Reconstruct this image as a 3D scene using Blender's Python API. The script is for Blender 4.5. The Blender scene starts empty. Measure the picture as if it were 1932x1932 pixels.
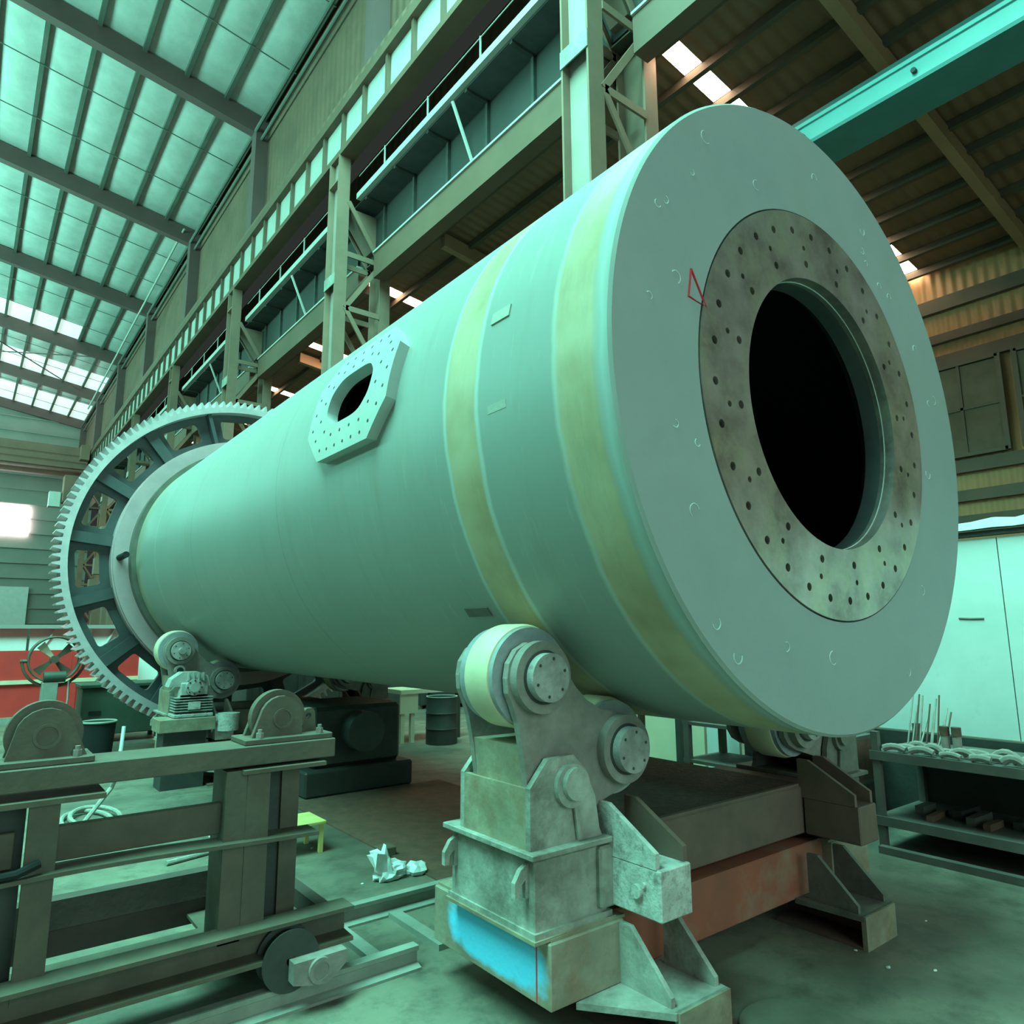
import bpy, bmesh, math, random
from mathutils import Vector, Matrix
random.seed(7)
PI = math.pi
sc = bpy.context.scene
col = sc.collection

# ------------------------------------------------------------------ camera
cam_d = bpy.data.cameras.new('camera')
cam = bpy.data.objects.new('camera', cam_d)
col.objects.link(cam)
cam_d.sensor_width = 36.0
cam_d.lens = 36.0 * 1320.91 / 1932
cam_d.clip_start = 0.05
cam_d.clip_end = 400
RW = Vector((0.78943187, -0.613817, -0.00509958))
UW = Vector((-0.09956158, -0.1362353, 0.98566091))
FW = Vector((0.60571017, 0.77760442, 0.16866108))
m = Matrix((RW, UW, -FW)).transposed().to_4x4()
m.translation = Vector((0, 0, 1.6))
cam.matrix_world = m
sc.camera = cam

# ------------------------------------------------------------------ world and large lights
w = bpy.data.worlds.new('sky')
sc.world = w
w.use_nodes = True
bg = w.node_tree.nodes['Background']
bg.inputs[0].default_value = (0.85, 1.0, 0.86, 1)
bg.inputs[1].default_value = 0.03
sc.view_settings.view_transform = 'Standard'
sc.view_settings.look = 'None'
sc.view_settings.gamma = 1.0
sc.view_settings.use_curve_mapping = False
sc.view_settings.exposure = 0.0

def area(name, loc, target, sx, sy, power, color):
    d = bpy.data.lights.new(name, 'AREA')
    d.shape = 'RECTANGLE'; d.size = sx; d.size_y = sy
    d.energy = power; d.color = color
    o = bpy.data.objects.new(name, d); col.objects.link(o)
    o.location = loc
    o.rotation_euler = (Vector(target) - Vector(loc)).to_track_quat('-Z', 'Y').to_euler()
    return o
# unseen lamps added upper left (roof fill) and overhead (key); daylight through the open end
area('side_glazing_light', (-14, 40, 13.5), (-2, 40, 22), 62, 6, 18000, (0.27, 1.0, 0.74))  # added lamp that brightens the roof underside; no glazing is modelled here
area('roof_light', (-2.5, 4, 19.0), (0.5, 5, 2.0), 6, 22, 16000, (0.26, 1.0, 0.77))  # added key lamp floating below the roof, without a fixture
area('open_end_light', (2.0, -9, 5), (3.5, 3, 2.2), 9, 6, 680, (0.52, 1.0, 0.86))

# ------------------------------------------------------------------ materials
MATS = {}
def mat(name, c1, c2=None, scale=5.0, rough=0.6, metal=0.0, bump=0.15, bscale=None, c3=None, c3amt=0.35, c3scale=None, stretch=None, spec=None, emit=None, estr=0):
    if name in MATS: return MATS[name]
    M = bpy.data.materials.new(name); M.use_nodes = True
    nt = M.node_tree; N = nt.nodes; L = nt.links
    b = N['Principled BSDF']
    b.inputs['Roughness'].default_value = rough
    b.inputs['Metallic'].default_value = metal
    if spec is not None: b.inputs['Specular IOR Level'].default_value = spec
    c1 = tuple(c1) + (1,)
    c2 = tuple(c2) + (1,) if c2 else tuple(0.72 * v for v in c1[:3]) + (1,)
    tc = N.new('ShaderNodeTexCoord')
    mp = N.new('ShaderNodeMapping')
    L.new(tc.outputs['Object'], mp.inputs[0])
    if stretch: mp.inputs['Scale'].default_value = stretch
    n1 = N.new('ShaderNodeTexNoise'); n1.inputs['Scale'].default_value = scale; n1.inputs['Detail'].default_value = 6
    n1.inputs['Roughness'].default_value = 0.62
    L.new(mp.outputs[0], n1.inputs['Vector'])
    r = N.new('ShaderNodeValToRGB')
    r.color_ramp.elements[0].position = 0.34; r.color_ramp.elements[1].position = 0.68
    r.color_ramp.elements[0].color = c2; r.color_ramp.elements[1].color = c1
    L.new(n1.outputs['Fac'], r.inputs[0])
    out = r.outputs[0]
    if c3:
        n3 = N.new('ShaderNodeTexNoise'); n3.inputs['Scale'].default_value = c3scale or scale * 0.6
        n3.inputs['Detail'].default_value = 8; n3.inputs['Roughness'].default_value = 0.7
        L.new(mp.outputs[0], n3.inputs['Vector'])
        r3 = N.new('ShaderNodeValToRGB')
        r3.color_ramp.elements[0].position = 0.58 - c3amt * 0.3; r3.color_ramp.elements[1].position = 0.84 - c3amt * 0.3
        L.new(n3.outputs['Fac'], r3.inputs[0])
        mx = N.new('ShaderNodeMix'); mx.data_type = 'RGBA'
        L.new(r3.outputs[0], mx.inputs[0]); L.new(out, mx.inputs[6]); mx.inputs[7].default_value = tuple(c3) + (1,)
        out = mx.outputs[2]
    L.new(out, b.inputs['Base Color'])
    if bump:
        n2 = N.new('ShaderNodeTexNoise'); n2.inputs['Scale'].default_value = bscale or scale * 6; n2.inputs['Detail'].default_value = 4
        L.new(mp.outputs[0], n2.inputs['Vector'])
        bp = N.new('ShaderNodeBump'); bp.inputs['Strength'].default_value = bump; bp.inputs['Distance'].default_value = 0.02
        L.new(n2.outputs['Fac'], bp.inputs['Height']); L.new(bp.outputs[0], b.inputs['Normal'])
    if emit:
        b.inputs['Emission Color'].default_value = tuple(emit) + (1,)
        b.inputs['Emission Strength'].default_value = estr
    MATS[name] = M
    return M

def corrugated(name, c1, c2, freq, direction, rough=0.6, strength=0.6, c3=None):
    M = mat(name, c1, c2, scale=0.8, rough=rough, bump=0, c3=c3, c3amt=0.2)
    nt = M.node_tree; N = nt.nodes; L = nt.links
    tc = N.new('ShaderNodeTexCoord')
    wv = N.new('ShaderNodeTexWave'); wv.bands_direction = direction; wv.inputs['Scale'].default_value = freq
    wv.inputs['Distortion'].default_value = 0.0
    L.new(tc.outputs['Object'], wv.inputs['Vector'])
    bp = N.new('ShaderNodeBump'); bp.inputs['Strength'].default_value = strength; bp.inputs['Distance'].default_value = 0.05
    L.new(wv.outputs['Fac'], bp.inputs['Height'])
    L.new(bp.outputs[0], N['Principled BSDF'].inputs['Normal'])
    return M

mat('concrete', (0.235, 0.195, 0.15), (0.115, 0.098, 0.078), scale=1.4, rough=0.58, bump=0.15, bscale=22, c3=(0.075, 0.062, 0.05), c3amt=0.35, c3scale=4.5)
mat('green_steel', (0.36, 0.34, 0.30), (0.24, 0.23, 0.20), scale=4, rough=0.6, bump=0.08, c3=(0.16, 0.13, 0.10), c3amt=0.2)
mat('trolley_paint', (0.135, 0.098, 0.072), (0.09, 0.067, 0.05), scale=6, rough=0.65, bump=0.1, c3=(0.16, 0.10, 0.07), c3amt=0.2)
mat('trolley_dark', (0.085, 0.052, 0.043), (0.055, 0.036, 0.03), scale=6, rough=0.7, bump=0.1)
mat('grey_casting', (0.34, 0.265, 0.245), (0.20, 0.16, 0.145), scale=7, rough=0.55, bump=0.12, c3=(0.19, 0.12, 0.10), c3amt=0.2, c3scale=4)
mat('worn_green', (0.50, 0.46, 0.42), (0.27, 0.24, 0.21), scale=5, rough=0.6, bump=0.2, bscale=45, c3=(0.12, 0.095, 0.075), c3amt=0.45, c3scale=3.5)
mat('cover_plate', (0.17, 0.145, 0.115), (0.12, 0.10, 0.08), scale=6, rough=0.6, bump=0.1)
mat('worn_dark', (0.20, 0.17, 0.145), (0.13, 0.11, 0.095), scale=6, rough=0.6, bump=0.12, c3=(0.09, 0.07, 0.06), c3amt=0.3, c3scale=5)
mat('olive_plate', (0.40, 0.325, 0.24), (0.25, 0.20, 0.145), scale=5, rough=0.6, bump=0.15, c3=(0.24, 0.125, 0.075), c3amt=0.4, c3scale=4)
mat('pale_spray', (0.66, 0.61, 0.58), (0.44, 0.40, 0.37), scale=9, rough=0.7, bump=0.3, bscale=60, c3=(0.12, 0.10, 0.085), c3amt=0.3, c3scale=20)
mat('red_primer', (0.40, 0.09, 0.055), (0.26, 0.075, 0.05), scale=3, rough=0.65, bump=0.1, c3=(0.30, 0.22, 0.16), c3amt=0.2)
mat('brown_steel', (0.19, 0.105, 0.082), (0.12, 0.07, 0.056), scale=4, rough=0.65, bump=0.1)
mat('rust_grit', (0.12, 0.055, 0.042), (0.05, 0.028, 0.022), scale=18, rough=0.9, bump=0.6, bscale=60)
mat('tyre_cream', (0.74, 0.58, 0.40), (0.62, 0.49, 0.35), scale=5, rough=0.55, bump=0.05)
mat('roller_rim', (0.42, 0.38, 0.40), (0.28, 0.27, 0.29), scale=8, rough=0.45, metal=0.2, bump=0.08)
mat('cap_steel', (0.44, 0.37, 0.36), (0.27, 0.225, 0.22), scale=14, rough=0.55, bump=0.12, c3=(0.16, 0.11, 0.10), c3amt=0.1, c3scale=20)
mat('machined', (0.70, 0.51, 0.50), (0.27, 0.18, 0.16), scale=2.6, rough=0.3, metal=0.6, bump=0.04, bscale=60, c3=(0.62, 0.52, 0.36), c3amt=0.35, c3scale=3.2)
mat('gear_steel', (0.62, 0.52, 0.54), (0.48, 0.41, 0.43), scale=6, rough=0.42, metal=0.35, bump=0.04)
mat('gear_web', (0.075, 0.075, 0.08), (0.05, 0.05, 0.055), scale=3, rough=0.6, bump=0.08)
mat('hub_primer', (0.55, 0.35, 0.37), (0.44, 0.29, 0.31), scale=3, rough=0.5, bump=0.05)
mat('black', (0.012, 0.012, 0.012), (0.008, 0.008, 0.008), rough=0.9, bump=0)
mat('bore', (0.16, 0.15, 0.155), (0.10, 0.10, 0.105), scale=3, rough=0.4, metal=0.3, bump=0.03)
mat('roof_foil', (0.60, 0.56, 0.56), (0.48, 0.45, 0.45), scale=1.5, rough=0.45, bump=0.35, bscale=5)
mat('rafter', (0.17, 0.085, 0.085), (0.13, 0.07, 0.07), scale=0.8, rough=0.7, bump=0)
mat('purlin', (0.14, 0.135, 0.12), (0.10, 0.10, 0.09), scale=1, rough=0.7, bump=0)
corrugated('hall_cladding', (0.22, 0.115, 0.08), (0.16, 0.085, 0.06), 0.9, 'Y')
mat('girder_web', (0.52, 0.48, 0.46), (0.42, 0.39, 0.37), scale=0.8, rough=0.55, bump=0)
mat('girder_flange', (0.17, 0.09, 0.06), (0.125, 0.07, 0.048), scale=0.8, rough=0.7, bump=0)
mat('column_grey', (0.29, 0.165, 0.12), (0.21, 0.125, 0.09), scale=1.2, rough=0.65, bump=0.03)
mat('column_web', (0.40, 0.31, 0.28), (0.32, 0.25, 0.225), scale=1.2, rough=0.6, bump=0.03)  # paler than the flanges: light falling on the web is put in the colour
corrugated('right_roof', (0.22, 0.105, 0.058), (0.165, 0.08, 0.045), 1.3, 'Y', strength=0.5)
mat('right_purlin', (0.10, 0.07, 0.05), (0.07, 0.05, 0.035), scale=1, rough=0.7, bump=0)
mat('right_rafter', (0.34, 0.18, 0.10), (0.26, 0.14, 0.08), scale=1, rough=0.7, bump=0)
corrugated('right_cladding', (0.44, 0.215, 0.095), (0.33, 0.165, 0.075), 1.5, 'Y')
mat('skylight', (0.9, 0.85, 0.75), emit=(1.0, 0.78, 0.50), estr=22.0, bump=0)
mat('skylight_cool', (0.9, 0.9, 0.88), emit=(0.80, 1.0, 0.92), estr=0.75, bump=0)
mat('window_glow', (0.9, 0.9, 0.9), emit=(1.0, 0.98, 0.97), estr=9, bump=0)
mat('walk_green', (0.045, 0.038, 0.036), (0.033, 0.028, 0.027), scale=1, rough=0.7, bump=0)
mat('cyan_paint', (0.17, 0.46, 0.47), (0.14, 0.40, 0.41), scale=2, rough=0.4, bump=0.02)
mat('teal_dark_paint', (0.05, 0.19, 0.19), (0.04, 0.16, 0.165), scale=2, rough=0.5, bump=0.02)  # shaded copy of cyan_paint: the underside's darkness is put into the colour
mat('white_board', (0.72, 0.70, 0.70), (0.60, 0.60, 0.58), scale=1.6, rough=0.5, bump=0.05, c3=(0.55, 0.55, 0.55), c3amt=0.0, c3scale=6)
mat('cream_board', (0.80, 0.66, 0.48), (0.70, 0.58, 0.42), scale=2, rough=0.6, bump=0.03)
mat('dark_metal', (0.055, 0.05, 0.045), (0.035, 0.032, 0.03), scale=5, rough=0.6, bump=0.08)
mat('shelf_green', (0.16, 0.13, 0.115), (0.10, 0.085, 0.075), scale=4, rough=0.6, bump=0.05)
mat('scrap_pipe', (0.44, 0.36, 0.32), (0.26, 0.21, 0.19), scale=10, rough=0.6, bump=0.1)
mat('rust', (0.20, 0.09, 0.06), (0.12, 0.06, 0.045), scale=8, rough=0.8, bump=0.2)
mat('red_paint', (0.72, 0.035, 0.03), (0.60, 0.03, 0.028), scale=3, rough=0.5, bump=0.03)
mat('white_paint', (0.85, 0.80, 0.80), (0.75, 0.72, 0.70), scale=3, rough=0.5, bump=0.02)
mat('dark_green', (0.06, 0.085, 0.06), (0.045, 0.06, 0.045), scale=3, rough=0.6, bump=0.05)
mat('brown_cage', (0.16, 0.09, 0.06), (0.10, 0.06, 0.045), scale=6, rough=0.6, bump=0.05)
mat('motor_green', (0.50, 0.48, 0.46), (0.34, 0.33, 0.31), scale=8, rough=0.5, bump=0.15, c3=(0.16, 0.14, 0.12), c3amt=0.2, c3scale=9)
mat('glass_dim', (0.13, 0.10, 0.075), (0.09, 0.07, 0.05), scale=1.5, rough=0.55, bump=0, spec=0.1)
mat('plastic_white', (0.9, 0.88, 0.88), (0.75, 0.73, 0.73), scale=8, rough=0.3, bump=0.3, bscale=20)
mat('rope', (0.42, 0.37, 0.33), (0.26, 0.23, 0.21), scale=30, rough=0.8, bump=0.4)
mat('yellow_wood', (0.80, 0.62, 0.22), (0.66, 0.50, 0.18), scale=6, rough=0.6, bump=0.05)
mat('timber', (0.18, 0.13, 0.09), (0.12, 0.085, 0.06), scale=8, rough=0.8, bump=0.1)
mat('crane_brown', (0.34, 0.17, 0.13), (0.26, 0.13, 0.10), scale=0.6, rough=0.7, bump=0)
mat('far_wall', (0.36, 0.32, 0.30), (0.30, 0.27, 0.25), scale=0.4, rough=0.7, bump=0)
mat('mark_red', (0.70, 0.03, 0.05), bump=0, rough=0.7)
mat('mark_white', (0.75, 0.74, 0.74), bump=0, rough=0.9)
mat('oily_blue', (0.05, 0.075, 0.11), (0.03, 0.045, 0.07), scale=8, rough=0.5, bump=0.05)

def node_paint_drum():
    """grey shell paint with ochre primer bands around the girth seams"""
    M = bpy.data.materials.new('drum_paint'); M.use_nodes = True
    nt = M.node_tree; N = nt.nodes; L = nt.links; b = N['Principled BSDF']
    tc = N.new('ShaderNodeTexCoord'); sx = N.new('ShaderNodeSeparateXYZ'); L.new(tc.outputs['Object'], sx.inputs[0])
    nz = N.new('ShaderNodeTexNoise'); nz.inputs['Scale'].default_value = 3.0; nz.inputs['Detail'].default_value = 5
    L.new(tc.outputs['Object'], nz.inputs['Vector'])
    def math_(op, a, b_, c=None):
        n = N.new('ShaderNodeMath'); n.operation = op
        for i, v in enumerate((a, b_, c)):
            if v is None: continue
            if isinstance(v, (int, float)): n.inputs[i].default_value = v
            else: L.new(v, n.inputs[i])
        return n.outputs[0]
    jit = math_('MULTIPLY', math_('SUBTRACT', nz.outputs['Fac'], 0.5), 0.05)
    y = math_('ADD', sx.outputs[1], jit)
    def band(c, half, soft):
        d = math_('ABSOLUTE', math_('SUBTRACT', y, c), 0)
        mr = N.new('ShaderNodeMapRange'); mr.inputs['From Min'].default_value = half - soft; mr.inputs['From Max'].default_value = half + soft
        mr.inputs['To Min'].default_value = 1; mr.inputs['To Max'].default_value = 0
        L.new(d, mr.inputs['Value']); return mr.outputs[0]
    def mix(f, a, b_):
        x = N.new('ShaderNodeMix'); x.data_type = 'RGBA'
        if isinstance(f, float): x.inputs[0].default_value = f
        else: L.new(f, x.inputs[0])
        for i, v in ((6, a), (7, b_)):
            if isinstance(v, tuple): x.inputs[i].default_value = v + (1,)
            else: L.new(v, x.inputs[i])
        return x.outputs[2]
    n2 = N.new('ShaderNodeTexNoise'); n2.inputs['Scale'].default_value = 1.2; n2.inputs['Detail'].default_value = 6
    L.new(tc.outputs['Object'], n2.inputs['Vector'])
    c = mix(n2.outputs['Fac'], (0.27, 0.27, 0.255), (0.335, 0.33, 0.315))
    # scuffs stretched along the girth
    mp = N.new('ShaderNodeMapping'); mp.inputs['Scale'].default_value = (1.2, 9, 1.2); L.new(tc.outputs['Object'], mp.inputs[0])
    n3 = N.new('ShaderNodeTexNoise'); n3.inputs['Scale'].default_value = 2.2; n3.inputs['Detail'].default_value = 8; n3.inputs['Roughness'].default_value = 0.7
    L.new(mp.outputs[0], n3.inputs['Vector'])
    def ramp(v, lo, hi):
        mr = N.new('ShaderNodeMapRange'); mr.inputs['From Min'].default_value = lo; mr.inputs['From Max'].default_value = hi
        L.new(v, mr.inputs['Value']); return mr.outputs[0]
    ochre_n = ramp(nz.outputs['Fac'], 0.30, 0.62)
    ochre = mix(ochre_n, (0.40, 0.27, 0.15), (0.55, 0.42, 0.28))
    for cc, h, s, k in ((0.19, 0.11, 0.02, 0.9), (0.945, 0.125, 0.02, 0.9), (8.45, 0.30, 0.12, 0.45)):
        c = mix(math_('MULTIPLY', band(cc, h, s), k), c, ochre)
    # bright worn lips of the bands and the dark girth seams
    for cc, h, s, k, rgb in ((0.045, 0.022, 0.02, 0.55, (0.48, 0.50, 0.50)), (0.30, 0.012, 0.01, 0.6, (0.50, 0.50, 0.48)),
                             (0.815, 0.014, 0.008, 0.7, (0.50, 0.51, 0.50)), (1.075, 0.012, 0.008, 0.7, (0.50, 0.51, 0.50)),
                             (3.33, 0.010, 0.006, 0.5, (0.20, 0.20, 0.20)), (5.72, 0.012, 0.008, 0.45, (0.20, 0.20, 0.20)),
                             (7.35, 0.02, 0.02, 0.5, (0.46, 0.44, 0.36))):
        c = mix(math_('MULTIPLY', band(cc, h, s), k), c, rgb)
    c = mix(math_('MULTIPLY', ramp(n3.outputs['Fac'], 0.58, 0.74), 0.45), c, (0.48, 0.44, 0.38))
    n4 = N.new('ShaderNodeTexNoise'); n4.inputs['Scale'].default_value = 1.1; n4.inputs['Detail'].default_value = 9; n4.inputs['Roughness'].default_value = 0.72
    mp4 = N.new('ShaderNodeMapping'); mp4.inputs['Scale'].default_value = (1, 5, 1); mp4.inputs['Location'].default_value = (4, 2, 9); L.new(tc.outputs['Object'], mp4.inputs[0]); L.new(mp4.outputs[0], n4.inputs['Vector'])
    c = mix(math_('MULTIPLY', ramp(n4.outputs['Fac'], 0.52, 0.70), 0.45), c, (0.27, 0.235, 0.19))
    L.new(c, b.inputs['Base Color'])
    rr = N.new('ShaderNodeMapRange'); rr.inputs['To Min'].default_value = 0.36; rr.inputs['To Max'].default_value = 0.55
    L.new(n3.outputs['Fac'], rr.inputs['Value']); L.new(rr.outputs[0], b.inputs['Roughness'])
    bp = N.new('ShaderNodeBump'); bp.inputs['Strength'].default_value = 0.05; bp.inputs['Distance'].default_value = 0.02
    L.new(n3.outputs['Fac'], bp.inputs['Height']); L.new(bp.outputs[0], b.inputs['Normal'])
    MATS['drum_paint'] = M
node_paint_drum()

mat('face_paint', (0.37, 0.37, 0.37), (0.31, 0.325, 0.33), scale=1.1, rough=0.6, bump=0.06, bscale=40, c3=(0.34, 0.31, 0.27), c3amt=0.15, c3scale=1.4)

def spray_base():
    """olive base box with a patch of blue spray paint and a thin red line on the left flank"""
    M = mat('base_sprayed', (0.40, 0.32, 0.25), (0.25, 0.20, 0.15), scale=5, rough=0.6, bump=0.15, c3=(0.30, 0.15, 0.10), c3amt=0.35, c3scale=4)
    nt = M.node_tree; N = nt.nodes; L = nt.links; b = N['Principled BSDF']
    old = b.inputs['Base Color'].links[0].from_socket
    g = N.new('ShaderNodeNewGeometry'); sx = N.new('ShaderNodeSeparateXYZ'); L.new(g.outputs['Position'], sx.inputs[0])
    nz = N.new('ShaderNodeTexNoise'); nz.inputs['Scale'].default_value = 9; nz.inputs['Detail'].default_value = 6; L.new(g.outputs['Position'], nz.inputs['Vector'])
    def mth(op, a, b_):
        n = N.new('ShaderNodeMath'); n.operation = op
        for i, v in enumerate((a, b_)):
            if isinstance(v, (int, float)): n.inputs[i].default_value = v
            else: L.new(v, n.inputs[i])
        return n.outputs[0]
    y, z, x = sx.outputs[1], sx.outputs[2], sx.outputs[0]
    dy = mth('DIVIDE', mth('ABSOLUTE', mth('SUBTRACT', y, 2.63), 0), 0.33)
    dz = mth('DIVIDE', mth('ABSOLUTE', mth('SUBTRACT', z, mth('ADD', 0.287, mth('MULTIPLY', mth('SUBTRACT', y, 2.63), 0.03))), 0), 0.10)
    d = mth('ADD', mth('POWER', dy, 4), mth('POWER', dz, 4))
    d = mth('ADD', d, mth('MULTIPLY', mth('SUBTRACT', nz.outputs['Fac'], 0.5), 2.6))
    mr = N.new('ShaderNodeMapRange'); mr.inputs['From Min'].default_value = 0.55; mr.inputs['From Max'].default_value = 1.5
    mr.inputs['To Min'].default_value = 1; mr.inputs['To Max'].default_value = 0; L.new(d, mr.inputs['Value'])
    side = mth('LESS_THAN', x, 1.94)
    mx = N.new('ShaderNodeMix'); mx.data_type = 'RGBA'
    L.new(mth('MULTIPLY', mr.outputs[0], side), mx.inputs[0]); L.new(old, mx.inputs[6]); mx.inputs[7].default_value = (0.13, 0.62, 0.96, 1)
    red = mth('MULTIPLY', mth('LESS_THAN', mth('ABSOLUTE', mth('SUBTRACT', y, 2.335), 0), 0.005), side)
    mx2 = N.new('ShaderNodeMix'); mx2.data_type = 'RGBA'
    L.new(red, mx2.inputs[0]); L.new(mx.outputs[2], mx2.inputs[6]); mx2.inputs[7].default_value = (0.6, 0.06, 0.06, 1)
    L.new(mx2.outputs[2], b.inputs['Base Color'])
spray_base()

# ------------------------------------------------------------------ mesh helpers
WOFF = {}
XF = [lambda v: v]
def empty(name, loc, label, cat, group=None):
    loc = Vector(XF[-1](Vector(loc)))
    o = bpy.data.objects.new(name, None); col.objects.link(o)
    o.location = loc; o.empty_display_size = 0.1
    o['label'] = label; o['category'] = cat
    if group: o['group'] = group
    WOFF[o.name] = loc
    return o
def mk(name, bm, material, parent=None, smooth=False, label=None, cat=None, group=None, kind=None):
    for v in bm.verts: v.co = XF[-1](v.co.copy())
    bmesh.ops.recalc_face_normals(bm, faces=bm.faces)
    if parent is not None: off = WOFF[parent.name]
    else:
        xs = [v.co for v in bm.verts]
        off = Vector(((min(v.x for v in xs) + max(v.x for v in xs)) / 2, (min(v.y for v in xs) + max(v.y for v in xs)) / 2, min(v.z for v in xs)))
    for v in bm.verts: v.co -= off
    me = bpy.data.meshes.new(name); bm.to_mesh(me); bm.free()
    if smooth:
        me.polygons.foreach_set('use_smooth', [True] * len(me.polygons))
        me.set_sharp_from_angle(angle=math.radians(38))
    me.materials.append(MATS[material])
    o = bpy.data.objects.new(name, me); col.objects.link(o)
    if parent is not None: o.parent = parent
    else: o.location = off
    WOFF[o.name] = off
    if label: o['label'] = label
    if cat: o['category'] = cat
    if group: o['group'] = group
    if kind: o['kind'] = kind
    return o
def bx(bm, x0, x1, y0, y1, z0, z1, bev=0.0):
    r = bmesh.ops.create_cube(bm, size=1.0)
    vs = r['verts']
    for v in vs:
        v.co = Vector(((x0 + x1) / 2 + v.co.x * abs(x1 - x0), (y0 + y1) / 2 + v.co.y * abs(y1 - y0), (z0 + z1) / 2 + v.co.z * abs(z1 - z0)))
    if bev:
        es = list({e for v in vs for e in v.link_edges})
        bmesh.ops.bevel(bm, geom=es, offset=bev, segments=1, affect='EDGES', profile=0.5)
    return bm
def box(name, x0, x1, y0, y1, z0, z1, material, parent=None, bev=0.0, **k):
    bm = bmesh.new(); bx(bm, x0, x1, y0, y1, z0, z1, bev); return mk(name, bm, material, parent, **k)
def P3(axis, a, p):
    if axis == 'y': return Vector((p[0], a, p[1]))
    if axis == 'x': return Vector((a, p[0], p[1]))
    return Vector((p[0], p[1], a))
def pr(bm, pts, axis, a0, a1, holes=()):
    if not holes:
        vs = [bm.verts.new(P3(axis, a0, p)) for p in pts]
        fs = [bm.faces.new(vs)]
    else:
        es = []
        for loop in [pts] + list(holes):
            vs = [bm.verts.new(P3(axis, a0, p)) for p in loop]
            es += [bm.edges.new((vs[i], vs[(i + 1) % len(vs)])) for i in range(len(vs))]
        r = bmesh.ops.triangle_fill(bm, use_beauty=True, edges=es)
        fs = [f for f in r['geom'] if isinstance(f, bmesh.types.BMFace)]
    r = bmesh.ops.extrude_face_region(bm, geom=fs)
    d = P3(axis, a1 - a0, (0, 0))
    bmesh.ops.translate(bm, vec=d, verts=[v for v in r['geom'] if isinstance(v, bmesh.types.BMVert)])
    return bm
def prism(name, pts, axis, a0, a1, material, parent=None, holes=(), **k):
    bm = bmesh.new(); pr(bm, pts, axis, a0, a1, holes); return mk(name, bm, material, parent, **k)
def cy(bm, p0, p1, r0, r1=None, seg=24):
    p0, p1 = Vector(p0), Vector(p1); r1 = r0 if r1 is None else r1
    d = p1 - p0; q = d.to_track_quat('Z', 'Y').to_matrix().to_4x4(); q.translation = (p0 + p1) / 2
    bmesh.ops.create_cone(bm, cap_ends=True, segments=seg, radius1=r0, radius2=r1, depth=d.length, matrix=q)
    return bm
def cyl(name, p0, p1, r, material, parent=None, r1=None, seg=24, **k):
    bm = bmesh.new(); cy(bm, p0, p1, r, r1, seg); k.setdefault('smooth', True); return mk(name, bm, material, parent, **k)
def lathe(bm, prof, cx, cz, seg=64, a0=0.0, a1=2 * PI):
    """profile [(y, r)] closed or open swept about the Y-parallel axis at (cx, cz)"""
    full = abs(a1 - a0 - 2 * PI) < 1e-6
    n = seg if full else seg + 1
    rings = []
    for i in range(n):
        a = a0 + (a1 - a0) * i / seg
        rings.append([bm.verts.new((cx + r * math.cos(a), y, cz + r * math.sin(a))) for y, r in prof])
    for i in range(seg):
        A, B = rings[i], rings[(i + 1) % n]
        for j in range(len(prof) - 1):
            bm.faces.new((A[j], A[j + 1], B[j + 1], B[j]))
    return bm
def ring(name, y0, y1, ro, ri, cx, cz, material, parent=None, seg=96, **k):
    bm = bmesh.new(); lathe(bm, [(y0, ri), (y0, ro), (y1, ro), (y1, ri), (y0, ri)], cx, cz, seg)
    bmesh.ops.remove_doubles(bm, verts=bm.verts, dist=1e-5)
    k.setdefault('smooth', True)
    return mk(name, bm, material, parent, **k)
def tb(bm, pts, r, seg=8):
    pts = [Vector(p) for p in pts]; rings = []
    for i, p in enumerate(pts):
        t = (pts[min(i + 1, len(pts) - 1)] - pts[max(i - 1, 0)]).normalized()
        u = t.orthogonal().normalized() if i == 0 else (u - t * u.dot(t)).normalized()
        v = t.cross(u)
        rings.append([bm.verts.new(p + (u * math.cos(2 * PI * k / seg) + v * math.sin(2 * PI * k / seg)) * r) for k in range(seg)])
    for i in range(len(pts) - 1):
        for k in range(seg):
            bm.faces.new((rings[i][k], rings[i][(k + 1) % seg], rings[i + 1][(k + 1) % seg], rings[i + 1][k]))
    bm.faces.new(rings[0][::-1]); bm.faces.new(rings[-1])
    return bm
def tube(name, pts, r, material, parent=None, seg=8, **k):
    bm = bmesh.new(); tb(bm, pts, r, seg); k.setdefault('smooth', True); return mk(name, bm, material, parent, **k)
def bar(bm, p0, p1, w_, h_):
    """rectangular bar between two points; w_ across (horizontal-ish), h_ the other way"""
    p0, p1 = Vector(p0), Vector(p1); d = (p1 - p0).normalized()
    up = Vector((0, 0, 1)) if abs(d.z) < 0.9 else Vector((0, 1, 0))
    s = d.cross(up).normalized(); u = s.cross(d)
    q = [[bm.verts.new(p + s * (a * w_ / 2) + u * (b * h_ / 2)) for a, b in ((-1, -1), (1, -1), (1, 1), (-1, 1))] for p in (p0, p1)]
    for i in range(4): bm.faces.new((q[0][i], q[0][(i + 1) % 4], q[1][(i + 1) % 4], q[1][i]))
    bm.faces.new(q[0][::-1]); bm.faces.new(q[1]); return bm
def rod(name, p0, p1, w_, h_, material, parent=None, **k):
    bm = bmesh.new(); bar(bm, p0, p1, w_, h_); return mk(name, bm, material, parent, **k)
def circ(cx, cz, r, n=16, a0=0.0):
    return [(cx + r * math.cos(a0 + 2 * PI * i / n), cz + r * math.sin(a0 + 2 * PI * i / n)) for i in range(n)]
def dup(o, dloc, parent=None):
    c = o.copy(); col.objects.link(c)
    c.location = Vector(o.location) + Vector(dloc)
    c.parent = parent if parent is not None else o.parent
    WOFF[c.name] = WOFF[o.name]
    return c
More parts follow.
